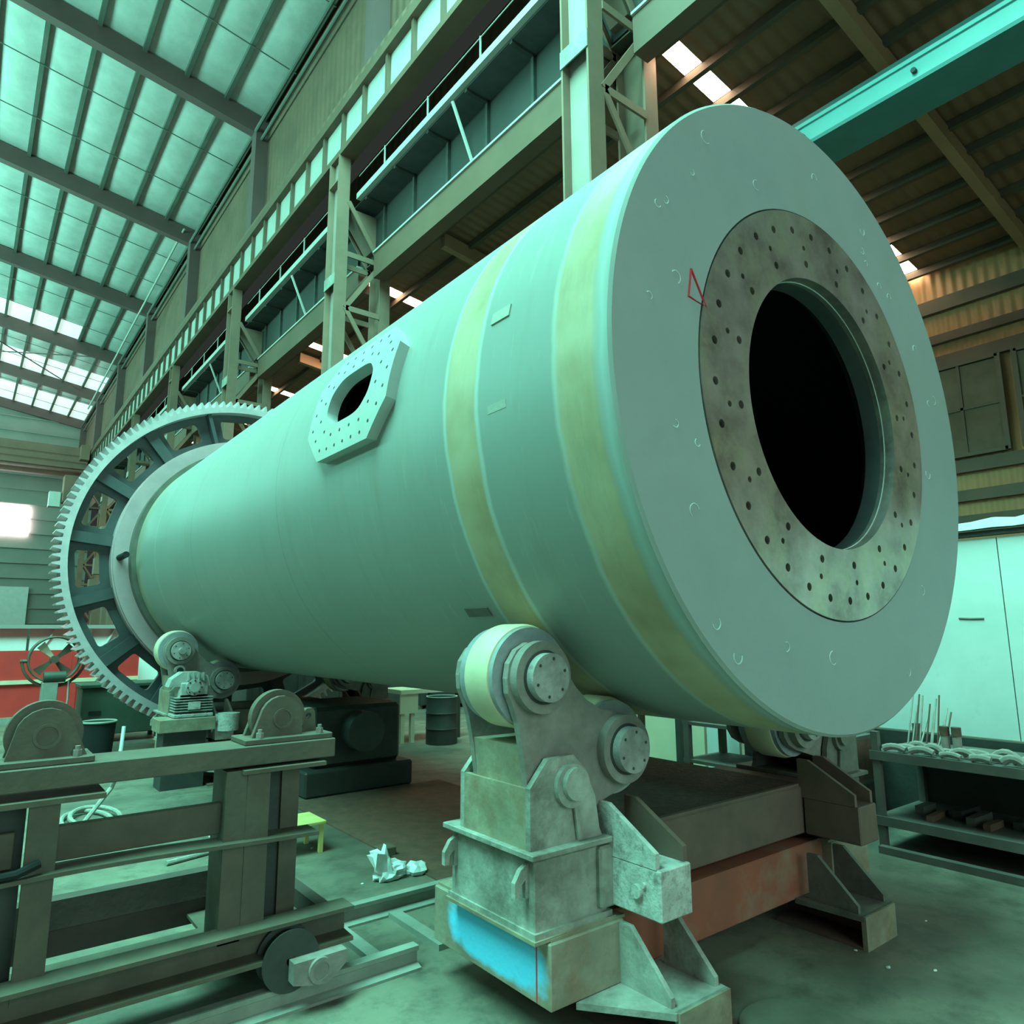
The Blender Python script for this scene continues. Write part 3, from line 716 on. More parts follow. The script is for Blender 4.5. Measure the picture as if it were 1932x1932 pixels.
# ================================================================== TURNING ROLL STANDS
def stand(root, front, yo, gearbox):
    """root Empty; geometry is written for the front stand's left bracket, then mirrored / shifted"""
    mirror = lambda v: Vector((2 * DX - v.x, v.y + yo, v.z))
    shift = lambda v: Vector((v.x, v.y + yo, v.z))
    # ---- cross frame
    XF.append(shift)
    box('lower_beam', 2.34, 2 * DX - 2.34, 2.31, 3.05, 0.15, 0.415, 'red_primer', root, bev=0.006)
    ub = box('upper_beam', 2.28, 2 * DX - 2.28, 2.33, 3.0, 0.46, 0.715, 'brown_steel', root, bev=0.006)
    box('top_plate', 2.45, 2 * DX - 2.45, 2.34, 3.5, 0.716, 0.722, 'rust_grit', root)
    box('rail_strip', 2.5, 2 * DX - 2.5, 2.335, 2.36, 0.716, 0.73, 'brown_steel', root)
    XF.pop()
    for side, T in (('l', shift), ('r', mirror)):
        XF.append(T)
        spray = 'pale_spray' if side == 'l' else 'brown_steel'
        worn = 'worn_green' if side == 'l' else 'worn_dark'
        sprayed = front and side == 'l'
        bmat = 'base_sprayed' if sprayed else 'olive_plate'
        bs = box('base_box', 1.93, 2.345, 2.25, 3.10, 0.16, 0.40, bmat, root, bev=0.005)
        box('base_cap', 1.945, 2.36, 2.262, 3.09, 0.40, 0.412, 'olive_plate', bs)
        # foot: C-channel with sloping gussets
        ft = prism('foot', [(2.06, 2.25), (2.30, 1.95), (2.63, 1.95), (2.66, 2.31)], 'z', 0.135, 0.16, worn, root)
        box('foot_end', 2.31, 2.63, 1.94, 1.965, 0.0, 0.16, 'olive_plate', ft)
        box('foot_web', 2.40, 2.43, 1.965, 2.5, 0.012, 0.135, 'brown_steel', ft)
        box('foot_sole', 2.24, 2.63, 1.965, 2.45, 0.0, 0.014, 'brown_steel', ft)
        for gx in (2.325, 2.60):
            prism('gusset', [(2.252, 0.16), (1.985, 0.16), (1.985, 0.195), (2.19, 0.395), (2.252, 0.395)], 'x', gx - 0.012, gx + 0.012, worn, ft)
        # spacer box with lifting hooks
        sb = box('spacer_box', 1.885, 2.285, 2.29, 2.88, 0.435, 0.70, worn, root, bev=0.004)
        box('spacer_foot', 1.875, 2.30, 2.275, 2.895, 0.412, 0.44, worn, sb)
        box('spacer_ledge', 1.865, 2.31, 2.265, 2.905, 0.405, 0.418, 'olive_plate', sb)
        for yh in (2.335, 2.845):
            prism('lifting_hook', [(1.885, 0.69), (1.845, 0.67), (1.815, 0.625), (1.815, 0.57), (1.838, 0.57), (1.843, 0.61), (1.868, 0.63), (1.868, 0.56), (1.885, 0.56)], 'y', yh - 0.012, yh + 0.012, worn, sb)
        fp = box('flange_plate', 1.845, 2.29, 2.25, 2.90, 0.715, 0.738, worn, root, bev=0.003)
        # pivot housing
        ph = prism('pivot_plate', [(1.872, 0.738), (1.872, 0.975), (1.97, 1.08), (2.11, 1.085), (2.18, 1.02), (2.235, 0.90), (2.255, 0.77), (2.27, 0.738)], 'y', 2.295, 2.325, worn, root)
        ph2 = prism('pivot_plate', [(1.872, 0.738), (1.872, 0.975), (1.97, 1.08), (2.11, 1.085), (2.18, 1.02), (2.235, 0.90), (2.255, 0.77), (2.27, 0.738)], 'y', 2.765, 2.795, worn, root)
        box('pivot_side', 1.872, 1.90, 2.325, 2.765, 0.738, 0.972, 'olive_plate', root)
        bm = bmesh.new(); cy(bm, (2.085, 2.27, 0.965), (2.085, 2.295, 0.965), 0.088, None, 28); mk('pin_boss', bm, worn, ph, smooth=True)
        cyl('pivot_pin', (2.09, 2.245, 0.975), (2.09, 2.275, 0.975), 0.066, worn, ph, seg=28)
        rod('grease_pipe', (2.105, 2.283, 0.88), (2.125, 2.283, 0.75), 0.018, 0.012, worn, ph)
        # jacking arm towards the viewer with two sloping ribs
        arm = box('jacking_arm', 2.295, 2.49, 2.0, 2.32, 0.46, 0.655, spray, root, bev=0.006)
        for gx, gm in ((2.305, spray), (2.478, 'brown_steel')):
            prism('arm_rib', [(2.345, 0.655), (2.02, 0.655), (2.02, 0.715), (2.28, 0.865), (2.345, 0.865)], 'x', gx - 0.012, gx + 0.012, gm, arm)
        cyl('plug', (2.275, 2.12, 0.555), (2.297, 2.12, 0.555), 0.027, spray, arm, seg=14)
        cyl('plug', (2.282, 2.085, 0.585), (2.297, 2.085, 0.585), 0.011, spray, arm, seg=10)
        box('arm_joint', 2.225, 2.32, 2.262, 2.36, 0.455, 0.70, worn, arm, bev=0.01)
        # rocking crank carrying two rollers
        CR = [(1.905, 0.80), (1.89, 0.98), (1.87, 1.11), (1.845, 1.23), (1.818, 1.30), (1.795, 1.35), (1.79, 1.41), (1.80, 1.47), (1.84, 1.525), (1.90, 1.555),
              (1.965, 1.55), (2.025, 1.52), (2.075, 1.48), (2.12, 1.425), (2.17, 1.36), (2.235, 1.30), (2.32, 1.255), (2.42, 1.235), (2.50, 1.21), (2.565, 1.17),
              (2.61, 1.12), (2.625, 1.06), (2.615, 1.0), (2.575, 0.95), (2.50, 0.915), (2.39, 0.885), (2.30, 0.86), (2.22, 0.82), (2.10, 0.79)]
        ck = prism('rocker_plate', CR, 'y', 2.335, 2.368, 'grey_casting', root)
        ck2 = prism('rocker_plate', CR, 'y', 2.69, 2.72, 'grey_casting', root)
        prism('rocker_core', [(1.90, 0.80), (1.888, 1.0), (1.872, 1.135), (2.30, 1.13), (2.40, 0.90), (2.10, 0.80)], 'y', 2.368, 2.69, 'olive_plate', root)
        for (rx, rz) in ((1.952, 1.412), (2.44, 1.075)):
            rl = ring('roller_rim', 2.38, 2.62, 0.207, 0.05, rx, rz, 'roller_rim', root, seg=64)
            bm = bmesh.new(); lathe(bm, [(2.405, 0.20), (2.408, 0.214), (2.43, 0.222), (2.55, 0.222), (2.572, 0.214), (2.575, 0.20)], rx, rz, 64)
            mk('tyre', bm, 'tyre_cream', rl, smooth=True)
            ring('bearing_cover', 2.29, 2.335, 0.150, 0.06, rx, rz, 'grey_casting', ck, seg=48)
            cp = cyl('end_cap', (rx, 2.245, rz), (rx, 2.292, rz), 0.100, 'cap_steel', ck, seg=40)
            ring('cap_groove', 2.286, 2.291, 0.112, 0.095, rx, rz, 'dark_metal', ck, seg=40)
            for k in range(6):
                a = math.radians(20 + 60 * k)
                cyl('cap_bolt', (rx + 0.078 * math.cos(a), 2.2435, rz + 0.078 * math.sin(a)), (rx + 0.078 * math.cos(a), 2.246, rz + 0.078 * math.sin(a)), 0.007, 'dark_metal', ck, seg=8)
        XF.pop()
    if gearbox:
        XF.append(shift)
        q = box('gearbox', 1.90, 2.22, 2.02, 2.22, 0.86, 1.10, 'motor_green', root, bev=0.03)
        prism('gearbox_cover', [(1.80, 1.04), (1.83, 1.12), (1.93, 1.19), (2.10, 1.19), (2.19, 1.15), (2.22, 1.04)], 'y', 2.03, 2.22, 'motor_green', q)
        cyl('input_cover', (2.05, 1.98, 1.03), (2.05, 2.03, 1.03), 0.085, 'motor_green', q, seg=28)
        cyl('input_boss', (2.05, 1.965, 1.03), (2.05, 1.985, 1.03), 0.05, 'motor_green', q, seg=24)
        for k in range(8):
            a = 2 * PI * k / 8
            cyl('cover_bolt', (2.05 + 0.07 * math.cos(a), 1.972, 1.03 + 0.07 * math.sin(a)), (2.05 + 0.07 * math.cos(a), 1.982, 1.03 + 0.07 * math.sin(a)), 0.009, 'dark_metal', q, seg=8)
        for k in range(4):
            box('rib', 1.98 + 0.05 * k, 1.995 + 0.05 * k, 1.99, 2.03, 1.10, 1.185, 'motor_green', q)
        for k in range(6):
            box('cooling_fin', 1.87, 2.25, 2.0, 2.24, 0.78 + 0.028 * k, 0.79 + 0.028 * k, 'motor_green', q)
        box('name_plate', 2.0, 2.12, 1.985, 2.0, 0.80, 0.88, 'pale_spray', q)
        box('fin_core', 1.92, 2.2, 2.02, 2.22, 0.72, 0.95, 'dark_metal', q)
        box('flange_foot', 1.86, 2.26, 1.99, 2.25, 0.72, 0.755, 'motor_green', q, bev=0.006)
        for k in range(3): cyl('foot_bolt', (1.92 + 0.13 * k, 1.985, 0.745), (1.92 + 0.13 * k, 2.0, 0.745), 0.014, 'pale_spray', q, seg=8)
        box('gearbox_base', 1.72, 2.28, 1.95, 2.30, 0.58, 0.715, 'olive_plate', root, bev=0.006)
        box('support_column', 1.78, 2.2, 2.0, 2.3, 0.0, 0.58, 'dark_metal', root)
        cyl('drive_motor', (2.42, 1.98, 0.56), (2.42, 1.98, 0.74), 0.115, 'pale_spray', root, seg=24)
        cyl('bush_sleeve', (1.955, 2.26, 1.20), (1.955, 2.335, 1.20), 0.055, 'grey_casting', root, seg=24)
        cyl('bush_hole', (1.955, 2.255, 1.20), (1.955, 2.262, 1.20), 0.034, 'black', root, seg=20)
        cyl('shaft_end', (1.952, 2.18, 1.412), (1.952, 2.25, 1.412), 0.035, 'cap_steel', root, seg=18)
        XF.pop()

fs = empty('turning_roll_stand', (DX, 2.7, 0), 'near turning roll stand with blue spray paint on its base box', 'roller stand', 'turning roll stands under the drum')
stand(fs, True, 0.0, False)
rs = empty('turning_roll_stand', (DX, 8.9, 0), 'far turning roll stand with finned gearbox in front of the ring gear', 'roller stand', 'turning roll stands under the drum')
stand(rs, False, 6.2, True)

# ================================================================== RAIL TROLLEY AND RAILS
def rail(name, y, x0, x1, label):
    bm = bmesh.new()
    pr(bm, [(y - 0.055, 0.0), (y + 0.055, 0.0), (y + 0.055, 0.012), (y + 0.012, 0.025), (y + 0.010, 0.07), (y + 0.028, 0.08), (y + 0.028, 0.10), (y - 0.028, 0.10), (y - 0.028, 0.08), (y - 0.010, 0.07), (y - 0.012, 0.025), (y - 0.055, 0.012)], 'x', x0, x1)
    return mk(name, bm, 'green_steel', label=label, cat='rail', group='trolley track rails')
rail('track_rail', 3.24, -2.5, 1.915, 'near trolley rail running under the wheel to the blue-sprayed base')
rail('track_rail', 3.90, -2.5, 2.75, 'far trolley rail running behind the trolley towards the roll stand')
for i, x in enumerate((1.78, 2.12)):
    box('tie_bar', x - 0.035, x + 0.035, 3.30, 3.84, 0.0, 0.03, 'green_steel', label=('flat tie bar between the rails beside the trolley wheel' if i == 0 else 'flat tie bar between the rails nearest the roll stand'), cat='tie bar', group='tie bars between the rails')

tr = empty('rail_trolley', (0.5, 3.55, 0), 'olive steel rail trolley with two pulley blocks on its top beam', 'trolley')
box('top_beam', -1.3, 1.485, 3.30, 3.54, 1.015, 1.10, 'trolley_paint', tr, bev=0.004)
box('cap_plate', 1.05, 1.43, 3.27, 3.52, 0.985, 1.002, 'trolley_paint', tr)
box('cap_plate', -0.3, 0.52, 3.27, 3.52, 0.965, 0.985, 'trolley_paint', tr)
for (xa, xb, xc, xd) in ((0.985, 1.175, 1.275, 1.36), (-0.62, -0.50, -0.42, -0.33)):
    bm = bmesh.new(); bx(bm, xb - 0.10, xb, 3.295, 3.32, 0.30, 1.0); bx(bm, xa, xb - 0.1, 3.30, 3.50, 0.30, 1.0); mk('column_channel', bm, 'trolley_paint', tr)
    box('column_flange', xc, xd, 3.42, 3.50, 0.28, 1.0, 'trolley_paint', tr)
    box('column_web', xb, xc, 3.44, 3.47, 0.28, 1.0, 'dark_metal', tr)
bm = bmesh.new(); bx(bm, 0.272, 0.372, 3.295, 3.32, 0.28, 0.97); mk('column_channel', bm, 'trolley_paint', tr)
box('column_flange', 0.18, 0.272, 3.40, 3.44, 0.28, 0.97, 'dark_metal', tr)
box('middle_beam', 0.36, 1.0, 3.36, 3.40, 0.735, 0.865, 'trolley_paint', tr, bev=0.003)
box('middle_beam', -0.6, 0.24, 3.36, 3.40, 0.735, 0.865, 'trolley_paint', tr, bev=0.003)
tube_pts = [(-1.2 + 0.1 * i, 0) for i in range(28)]
bm = bmesh.new()
prev = None
for i in range(27):
    x = -1.2 + 0.1 * i; z = 0.695 + 0.012 * math.sin(x * 3.1)
    cur = [bm.verts.new((x, yy, z + t)) for yy, t in ((3.255, 0), (3.40, 0), (3.40, 0.016), (3.255, 0.016))]
    if prev:
        for k in range(4): bm.faces.new((prev[k], prev[(k + 1) % 4], cur[(k + 1) % 4], cur[k]))
    else: bm.faces.new(cur)
    prev = cur
bm.faces.new(prev[::-1])
mk('bent_flat_bar', bm, 'trolley_paint', tr)
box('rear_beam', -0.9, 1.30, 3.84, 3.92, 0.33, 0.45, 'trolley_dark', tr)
box('deck_plate', -0.9, 1.0, 3.33, 3.60, 0.268, 0.283, 'trolley_paint', tr)
box('deck_plate', 1.0, 1.5, 3.33, 3.9, 0.252, 0.267, 'trolley_paint', tr)
bm = bmesh.new(); pr(bm, [(3.20, 0.215), (3.20, 0.232), (3.30, 0.236), (3.30, 0.342), (3.20, 0.346), (3.20, 0.362), (3.325, 0.362), (3.325, 0.215)], 'x', -1.3, 1.56); mk('sill_channel', bm, 'trolley_paint', tr)
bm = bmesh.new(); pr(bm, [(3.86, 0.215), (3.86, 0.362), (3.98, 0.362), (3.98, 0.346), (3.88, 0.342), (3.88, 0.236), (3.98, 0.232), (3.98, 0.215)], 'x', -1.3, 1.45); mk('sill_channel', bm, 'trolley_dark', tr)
for x in (1.47, -0.8):
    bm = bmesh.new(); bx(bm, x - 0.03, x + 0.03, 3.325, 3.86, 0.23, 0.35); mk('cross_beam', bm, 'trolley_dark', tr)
for x in (1.40, -0.75):
    for ys, sg in ((3.24, 1), (3.90, -1)):
        wh = bmesh.new(); lathe(wh, [(ys - 0.045, 0.02), (ys - 0.045, 0.125), (ys - 0.035, 0.125), (ys - 0.03, 0.105), (ys + 0.03, 0.105), (ys + 0.035, 0.125), (ys + 0.045, 0.125), (ys + 0.045, 0.02)], x - 0.13, 0.2055, 40)
        wo = mk('wheel', wh, 'dark_metal', tr, smooth=True)
        yb0, yb1 = (3.165, 3.195) if sg > 0 else (3.99, 4.01)
        prism('axle_box', [(x - 0.14, 0.215), (x + 0.10, 0.215), (x + 0.10, 0.165), (x + 0.06, 0.13), (x + 0.01, 0.10), (x - 0.06, 0.11), (x - 0.14, 0.13)], 'y', yb0 - 0.03, yb1, 'grey_casting', wo)
        if sg > 0:
            ring('axle_ring', 3.118, 3.136, 0.052, 0.036, x - 0.025, 0.165, 'grey_casting', wo, seg=28)
            cyl('axle_end', (x - 0.025, 3.122, 0.165), (x - 0.025, 3.14, 0.165), 0.036, 'grey_casting', wo, seg=24)
def dome(cx, w0, w1, zb, zt, rr):
    pts = [(cx - w0, zb)]
    for k in range(9):
        a = math.radians(155 - 18 * k * 145 / 144)
        pts.append((cx + rr * math.cos(a), zt - rr + rr * math.sin(a)))
    pts.append((cx + w1, zb)); return pts
def pulley(x, w0, w1, r, lug, xb0, xb1):
    b = box('pulley_block', xb0, xb1, 3.315, 3.53, 1.10, 1.126, 'trolley_paint', tr, bev=0.004)
    for yy in (3.365, 3.475):
        prism('cheek_plate', dome(x, w0, w1, 1.126, 1.126 + r * 1.42, r * 0.78), 'y', yy - 0.014, yy + 0.014, 'trolley_paint', b)
    cyl('pulley_wheel', (x, 3.395, 1.126 + r * 0.62), (x, 3.445, 1.126 + r * 0.62), r, 'trolley_paint', b, seg=48)
    ring('hub_boss', 3.345, 3.352, r * 0.36, r * 0.28, x + 0.005, 1.126 + r * 0.62, 'trolley_paint', b, seg=28)
    for bxx in (xb0 + 0.07, xb1 - 0.06):
        for yy in (3.335, 3.505):
            cyl('bolt', (bxx, yy, 1.126), (bxx, yy, 1.150), 0.017, 'grey_casting', b, seg=6)
            cyl('bolt_shank', (bxx, yy, 1.150), (bxx, yy, 1.165), 0.010, 'grey_casting', b, seg=10)
    if lug:
        prism('lifting_lug', [(lug - 0.05, 1.126), (lug - 0.05, 1.145), (lug - 0.03, 1.15), (lug - 0.025, 1.22), (lug - 0.012, 1.235), (lug + 0.015, 1.235), (lug + 0.03, 1.22), (lug + 0.035, 1.15), (lug + 0.05, 1.126)], 'y', 3.42, 3.46, 'trolley_paint', b, holes=[circ(lug - 0.002, 1.20, 0.014, 12)])
pulley(1.235, 0.135, 0.10, 0.128, 1.395, 1.06, 1.475)
pulley(0.305, 0.125, 0.145, 0.132, None, 0.03, 0.475)
tube('drawbar_hose', [(0.14, 3.30, 0.76), (0.2, 3.27, 0.735), (0.25, 3.26, 0.74), (0.32, 3.28, 0.76)], 0.016, 'black', tr)

# ================================================================== FLOOR CLUTTER NEAR THE DRUM
def wiggle(p0, p1, n, amp, seed):
    rnd = random.Random(seed); a, b_ = Vector(p0), Vector(p1); out = []
    for i in range(n + 1):
        p = a.lerp(b_, i / n); out.append((p.x + rnd.uniform(-amp, amp), p.y + rnd.uniform(-amp, amp), p.z)); 
    return out
loop = []
for i in range(40):
    t = i / 39 * 2 * PI * 1.6
    loop.append((1.0 + 0.20 * math.cos(t) + 0.1 * i / 39, 7.2 + 0.45 * math.sin(t), 0.022 + 0.0010 * i))
loop += [(1.16, 7.1, 0.3), (1.22, 7.0, 0.55)]
tube('rope_coil', loop, 0.02, 'rope', label='loose coil of pale rope on the floor behind the trolley', cat='rope')
tube('wire_rope', [(1.30, 5.62, 0.018), (1.45, 5.66, 0.018), (1.6, 5.70, 0.018), (1.72, 5.74, 0.018), (1.85, 5.72, 0.018)], 0.018, 'rope', label='short twisted wire rope lying on the floor between trolley posts', cat='rope')
bm = bmesh.new(); rnd = random.Random(3)
bmesh.ops.create_icosphere(bm, subdivisions=3, radius=1.0)
for v in bm.verts:
    k = 0.65 + 0.65 * rnd.random() * (1.6 if v.co.x < -0.2 and v.co.z > 0.3 else 0.8)
    v.co = Vector((2.40 + v.co.x * 0.12 * k, 4.42 + v.co.y * 0.075 * k, max(0.0, 0.045 + v.co.z * 0.075 * k + (0.06 if v.co.x < -0.2 and v.co.z > 0.5 else 0))))
mk('plastic_wrap', bm, 'plastic_white', label='crumpled white plastic wrap on the floor left of the roll stand', cat='rubbish')
bm = bmesh.new()
bmesh.ops.create_icosphere(bm, subdivisions=2, radius=1.0)
for v in bm.verts:
    k = 0.6 + 0.7 * rnd.random()
    v.co = Vector((2.58 + v.co.x * 0.07 * k, 4.38 + v.co.y * 0.05 * k, max(0.0, 0.03 + v.co.z * 0.06 * k)))
mk('paper_scrap', bm, 'plastic_white', label='small crumpled paper scrap right of the plastic wrap', cat='rubbish')
box('timber_block', 2.54, 2.66, 4.80, 4.92, 0, 0.07, 'timber', bev=0.006, label='small dark timber block on the floor by the drum shadow', cat='block')
g = empty('step_stool', (2.15, 5.35, 0), 'small yellow-topped step stool behind the trolley end', 'stool')
box('stool_top', 1.95, 2.30, 5.22, 5.55, 0.20, 0.222, 'yellow_wood', g, bev=0.004)
for sx_, sy_ in ((1.98, 5.25), (2.27, 5.25), (1.98, 5.52), (2.27, 5.52)): box('leg', sx_ - 0.015, sx_ + 0.015, sy_ - 0.015, sy_ + 0.015, 0, 0.20, 'yellow_wood', g)
box('floor_plate', 2.62, 4.3, 3.6, 6.85, 0.0, 0.012, 'rust_floor' if 'rust_floor' in MATS else 'rust', label='rusty steel plate lying on the floor beneath the drum', cat='plate')
bm = bmesh.new(); cy(bm, (2.86, 1.75, 0.0), (2.86, 1.75, 0.006), 0.262, None, 64)
mk('floor_cover', bm, 'cover_plate', label='round steel cover plate flush on the floor before the roll stand', cat='cover')
rnd = random.Random(11)
for i in range(16):
    x, y = rnd.uniform(1.7, 2.5), rnd.uniform(4.2, 6.2)
    if i > 11: x, y = rnd.uniform(3.3, 5.2), rnd.uniform(1.5, 2.2)
    s = rnd.uniform(0.006, 0.012)
    bm = bmesh.new(); bmesh.ops.create_icosphere(bm, subdivisions=1, radius=s)
    for v in bm.verts: v.co = Vector((x + v.co.x * rnd.uniform(.8, 1.8), y + v.co.y, max(0, s * 0.4 + v.co.z * 0.5)))
    mk('debris_chip', bm, 'plastic_white', label='pale chip of debris scattered on the concrete floor', cat='debris', group='debris chips on the floor')

# ================================================================== RIGHT SIDE: BOARD, SHELF, SCRAP
wb_ = empty('white_board', (6.5, 2, 0.78), 'tall bright white panel standing behind the scrap shelf', 'panel')
ys = [-1.6, -0.4, 0.8, 2.0, 3.2, 4.4]
for a, b_ in zip(ys[:-1], ys[1:]): box('board_sheet', 6.45, 6.49, a + 0.004, b_ - 0.004, 0.76, 2.325, 'white_board', wb_)
box('top_rail', 6.42, 6.50, -1.6, 4.4, 2.345, 2.385, 'dark_metal', wb_)
bm = bmesh.new(); rnd = random.Random(5)
prev = None
for i in range(41):
    y = -1.6 + 6.0 * i / 40; t = rnd.uniform(-0.02, 0.02)
    cur = [bm.verts.new((x, y, z)) for x, z in ((6.38, 2.40 + t * 0.3), (6.52, 2.40), (6.52, 2.49 + t), (6.40, 2.475 + t))]
    if prev:
        for k in range(4): bm.faces.new((prev[k], prev[(k + 1) % 4], cur[(k + 1) % 4], cur[k]))
    else: bm.faces.new(cur)
    prev = cur
bm.faces.new(prev[::-1]); mk('crumpled_sheet', bm, 'white_board', wb_)
tube('pen_stroke', [(6.448, 2.33, 1.69), (6.448, 2.25, 1.685), (6.448, 2.15, 1.685)], 0.008, 'shelf_green', wb_)
for i, (y, z, l) in enumerate(((1.93, 1.05, 0.16), (1.90, 0.95, 0.2), (1.86, 1.08, 0.12), (1.78, 1.14, 0.06))):
    tube('pen_stroke', [(6.448, y, z + l / 2), (6.448, y - 0.01, z), (6.448, y - 0.025, z - l / 2)], 0.005, 'shelf_green', wb_, seg=6)
box('kick_board', 6.40, 6.46, -1.6, 4.4, 0.0, 0.75, 'dark_metal', label='black kick board below the white panel', cat='board')  # black sheet added where the gap below the panel is dark
cb = empty('cream_panel', (6.5, 5.3, 0), 'cream sheet panel seen through the gap under the drum', 'panel')
box('sheet', 6.44, 6.48, 4.92, 5.22, 0.0, 1.4, 'cream_board', cb); box('sheet', 6.44, 6.48, 5.25, 5.75, 0.0, 1.4, 'cream_board', cb)
box('post', 6.38, 6.44, 5.20, 5.26, 0, 1.4, 'dark_metal', cb)
box('sheet', 6.46, 6.50, 4.5, 4.90, 0.0, 0.75, 'white_board', cb)

sh = empty('scrap_shelf', (5.95, 2.2, 0), 'dark steel shelf rack loaded with pipe offcuts', 'shelf')
for y in (2.68, 0.9):
    for x in (5.58, 6.3): box('post', x - 0.025, x + 0.025, y - 0.025, y + 0.025, 0, 0.84, 'shelf_green', sh)
for z in (0.20, 0.665):
    box('shelf_board', 5.56, 6.33, 0.86, 2.72, z, z + 0.03, 'shelf_green', sh)
    box('shelf_edge', 5.545, 5.56, 0.86, 2.72, z - 0.03, z + 0.035, 'shelf_green', sh)
box('back_sheet', 6.33, 6.35, 0.86, 2.72, 0.23, 0.66, 'dark_metal', sh)
sh2 = empty('rod_rack', (6.0, 4.0, 0), 'rusty angle-iron rack behind the right roll bracket', 'rack')
for y in (3.05, 4.55):
    for x in (5.7, 6.25): box('post', x - 0.03, x + 0.03, y - 0.03, y + 0.03, 0, 0.95, 'shelf_green', sh2)
for z in (0.35, 0.70): box('shelf_board', 5.68, 6.28, 3.0, 4.6, z, z + 0.03, 'shelf_green', sh2)
box('side_sheet', 5.70, 6.25, 3.0, 3.02, 0.38, 0.70, 'rust', sh2)
rnd = random.Random(21)
ORD = ['first', 'second', 'third', 'fourth', 'fifth', 'sixth', 'seventh', 'eighth', 'ninth', 'tenth', 'eleventh', 'twelfth', 'thirteenth', 'fourteenth']
for row in range(3):
    for i in range(9):
        y = 2.56 - 0.19 * i - 0.05 * row; x = 5.61 + 0.085 * row
        if y < 0.95: continue
        a = rnd.uniform(-0.16, 0.16); L_ = rnd.uniform(0.06, 0.082); r = rnd.uniform(0.020, 0.027)
        bend = rnd.uniform(0.0, 0.04); z = 0.696 + r
        pts = [(x + math.sin(a) * t * L_, y + math.cos(a) * t * L_, z + bend * (1 - t * t)) for t in (-1, -.6, -.2, .2, .6, 1)]
        tube('pipe_offcut', pts, r, 'scrap_pipe', label='grey pipe offcut on the scrap shelf, %s from its left post in the %s row' % (ORD[i], ('front', 'middle', 'back')[row]), cat='pipe', group='pipe offcuts on the scrap shelf')
for i, (y, lb) in enumerate(((2.315, 'left one of two upright pipe stubs on the scrap shelf'), (2.235, 'right one of two upright pipe stubs on the scrap shelf'))):
    st_ = empty('pipe_stub', (5.9, y, 0.696), lb, 'pipe', 'upright pipe stubs on the scrap shelf')
    cyl('stub_body', (5.9, y, 0.696), (5.9, y, 0.82), 0.03, 'scrap_pipe', st_, seg=20)
    cyl('stub_collar', (5.9, y, 0.82), (5.9, y, 0.885), 0.033, 'rust', st_, seg=20)
for i in range(12):
    y = 2.40 + 0.025 * i; h = rnd.uniform(0.20, 0.40)
    tube('steel_rod', [(6.12 + rnd.uniform(-.04, .04), y, 0.699), (6.28, y, 0.70 + h)], 0.0065, 'rust' if i % 3 == 0 else 'scrap_pipe', seg=6, label='thin steel rod leaning on the scrap shelf, %s from the left of the bunch' % ORD[11 - i], cat='rod', group='thin rods standing on the scrap shelf')
for i in range(14):
    y = 0.95 + 0.12 * i; x = 5.82 + 0.10 * (i % 3); a = rnd.uniform(-0.4, 0.4); L_ = rnd.uniform(0.10, 0.18); r = rnd.uniform(0.02, 0.035)
    rod('scrap_bar', (x - L_ * math.cos(a), y - 0.2 * L_ * math.sin(a), 0.231 + r), (x + L_ * math.cos(a), y + 0.2 * L_ * math.sin(a), 0.231 + r), 2 * r, 2 * r, ('rust', 'shelf_green', 'dark_metal')[i % 3], label='dark scrap bar on the bottom shelf, %s from its left post' % ORD[13 - i], cat='scrap', group='scrap bars on the bottom shelf')
bm = bmesh.new(); pr(bm, [(5.44, 0.0), (5.44, 0.05), (5.50, 0.05), (5.50, 0.012), (5.56, 0.012), (5.56, 0.0)], 'y', -0.5, 2.66)
mk('floor_channel', bm, 'shelf_green', label='dark steel channel lying along the floor before the shelf', cat='channel')
g = empty('dark_bottle', (3.92, 3.62, 0.012), 'dark blue canister with two prongs behind the lower roller', 'canister')
bm = bmesh.new(); cy(bm, (3.92, 3.62, 0.014), (3.92, 3.62, 0.64), 0.07, 0.06, 20); mk('body', bm, 'oily_blue', g, smooth=True)
cyl('neck', (3.92, 3.62, 0.64), (3.92, 3.62, 0.70), 0.055, 'oily_blue', g, r1=0.04)
for dx, t in ((-0.02, -0.02), (0.035, 0.025)): cyl('prong', (3.92 + dx, 3.62, 0.69), (3.92 + dx + t, 3.62, 0.80), 0.008, 'dark_metal', g, seg=8)

# ================================================================== UNDER AND BEHIND THE DRUM
def drum_barrel(x, y, r, h, material, label):
    b = empty('oil_barrel', (x, y, 0), label, 'barrel')
    bm = bmesh.new(); pf = [(0.0, 0.001), (0.0, r), (h * .32, r), (h * .33, r * 1.04), (h * .35, r), (h * .65, r), (h * .66, r * 1.04), (h * .68, r), (h, r), (h, r * .95), (h - .02, r * .94), (h - .02, 0.001)]
    rings = []
    for i in range(32):
        a = 2 * PI * i / 32; rings.append([bm.verts.new((x + q * math.cos(a), y + q * math.sin(a), z)) for z, q in pf])
    for i in range(32):
        for j in range(len(pf) - 1): bm.faces.new((rings[i][j], rings[i][j + 1], rings[(i + 1) % 32][j + 1], rings[(i + 1) % 32][j]))
    mk('barrel_body', bm, material, b, smooth=True)
    bm = bmesh.new(); lathe_z = [(h, r * 1.01), (h + .012, r * 1.01), (h + .012, r * .93), (h, r * .93)]
    rings = []
    for i in range(32):
        a = 2 * PI * i / 32; rings.append([bm.verts.new((x + q * math.cos(a), y + q * math.sin(a), z)) for z, q in lathe_z + lathe_z[:1]])
    for i in range(32):
        for j in range(4): bm.faces.new((rings[i][j], rings[i][j + 1], rings[(i + 1) % 32][j + 1], rings[(i + 1) % 32][j]))
    mk('rim', bm, 'girder_web', b, smooth=True)
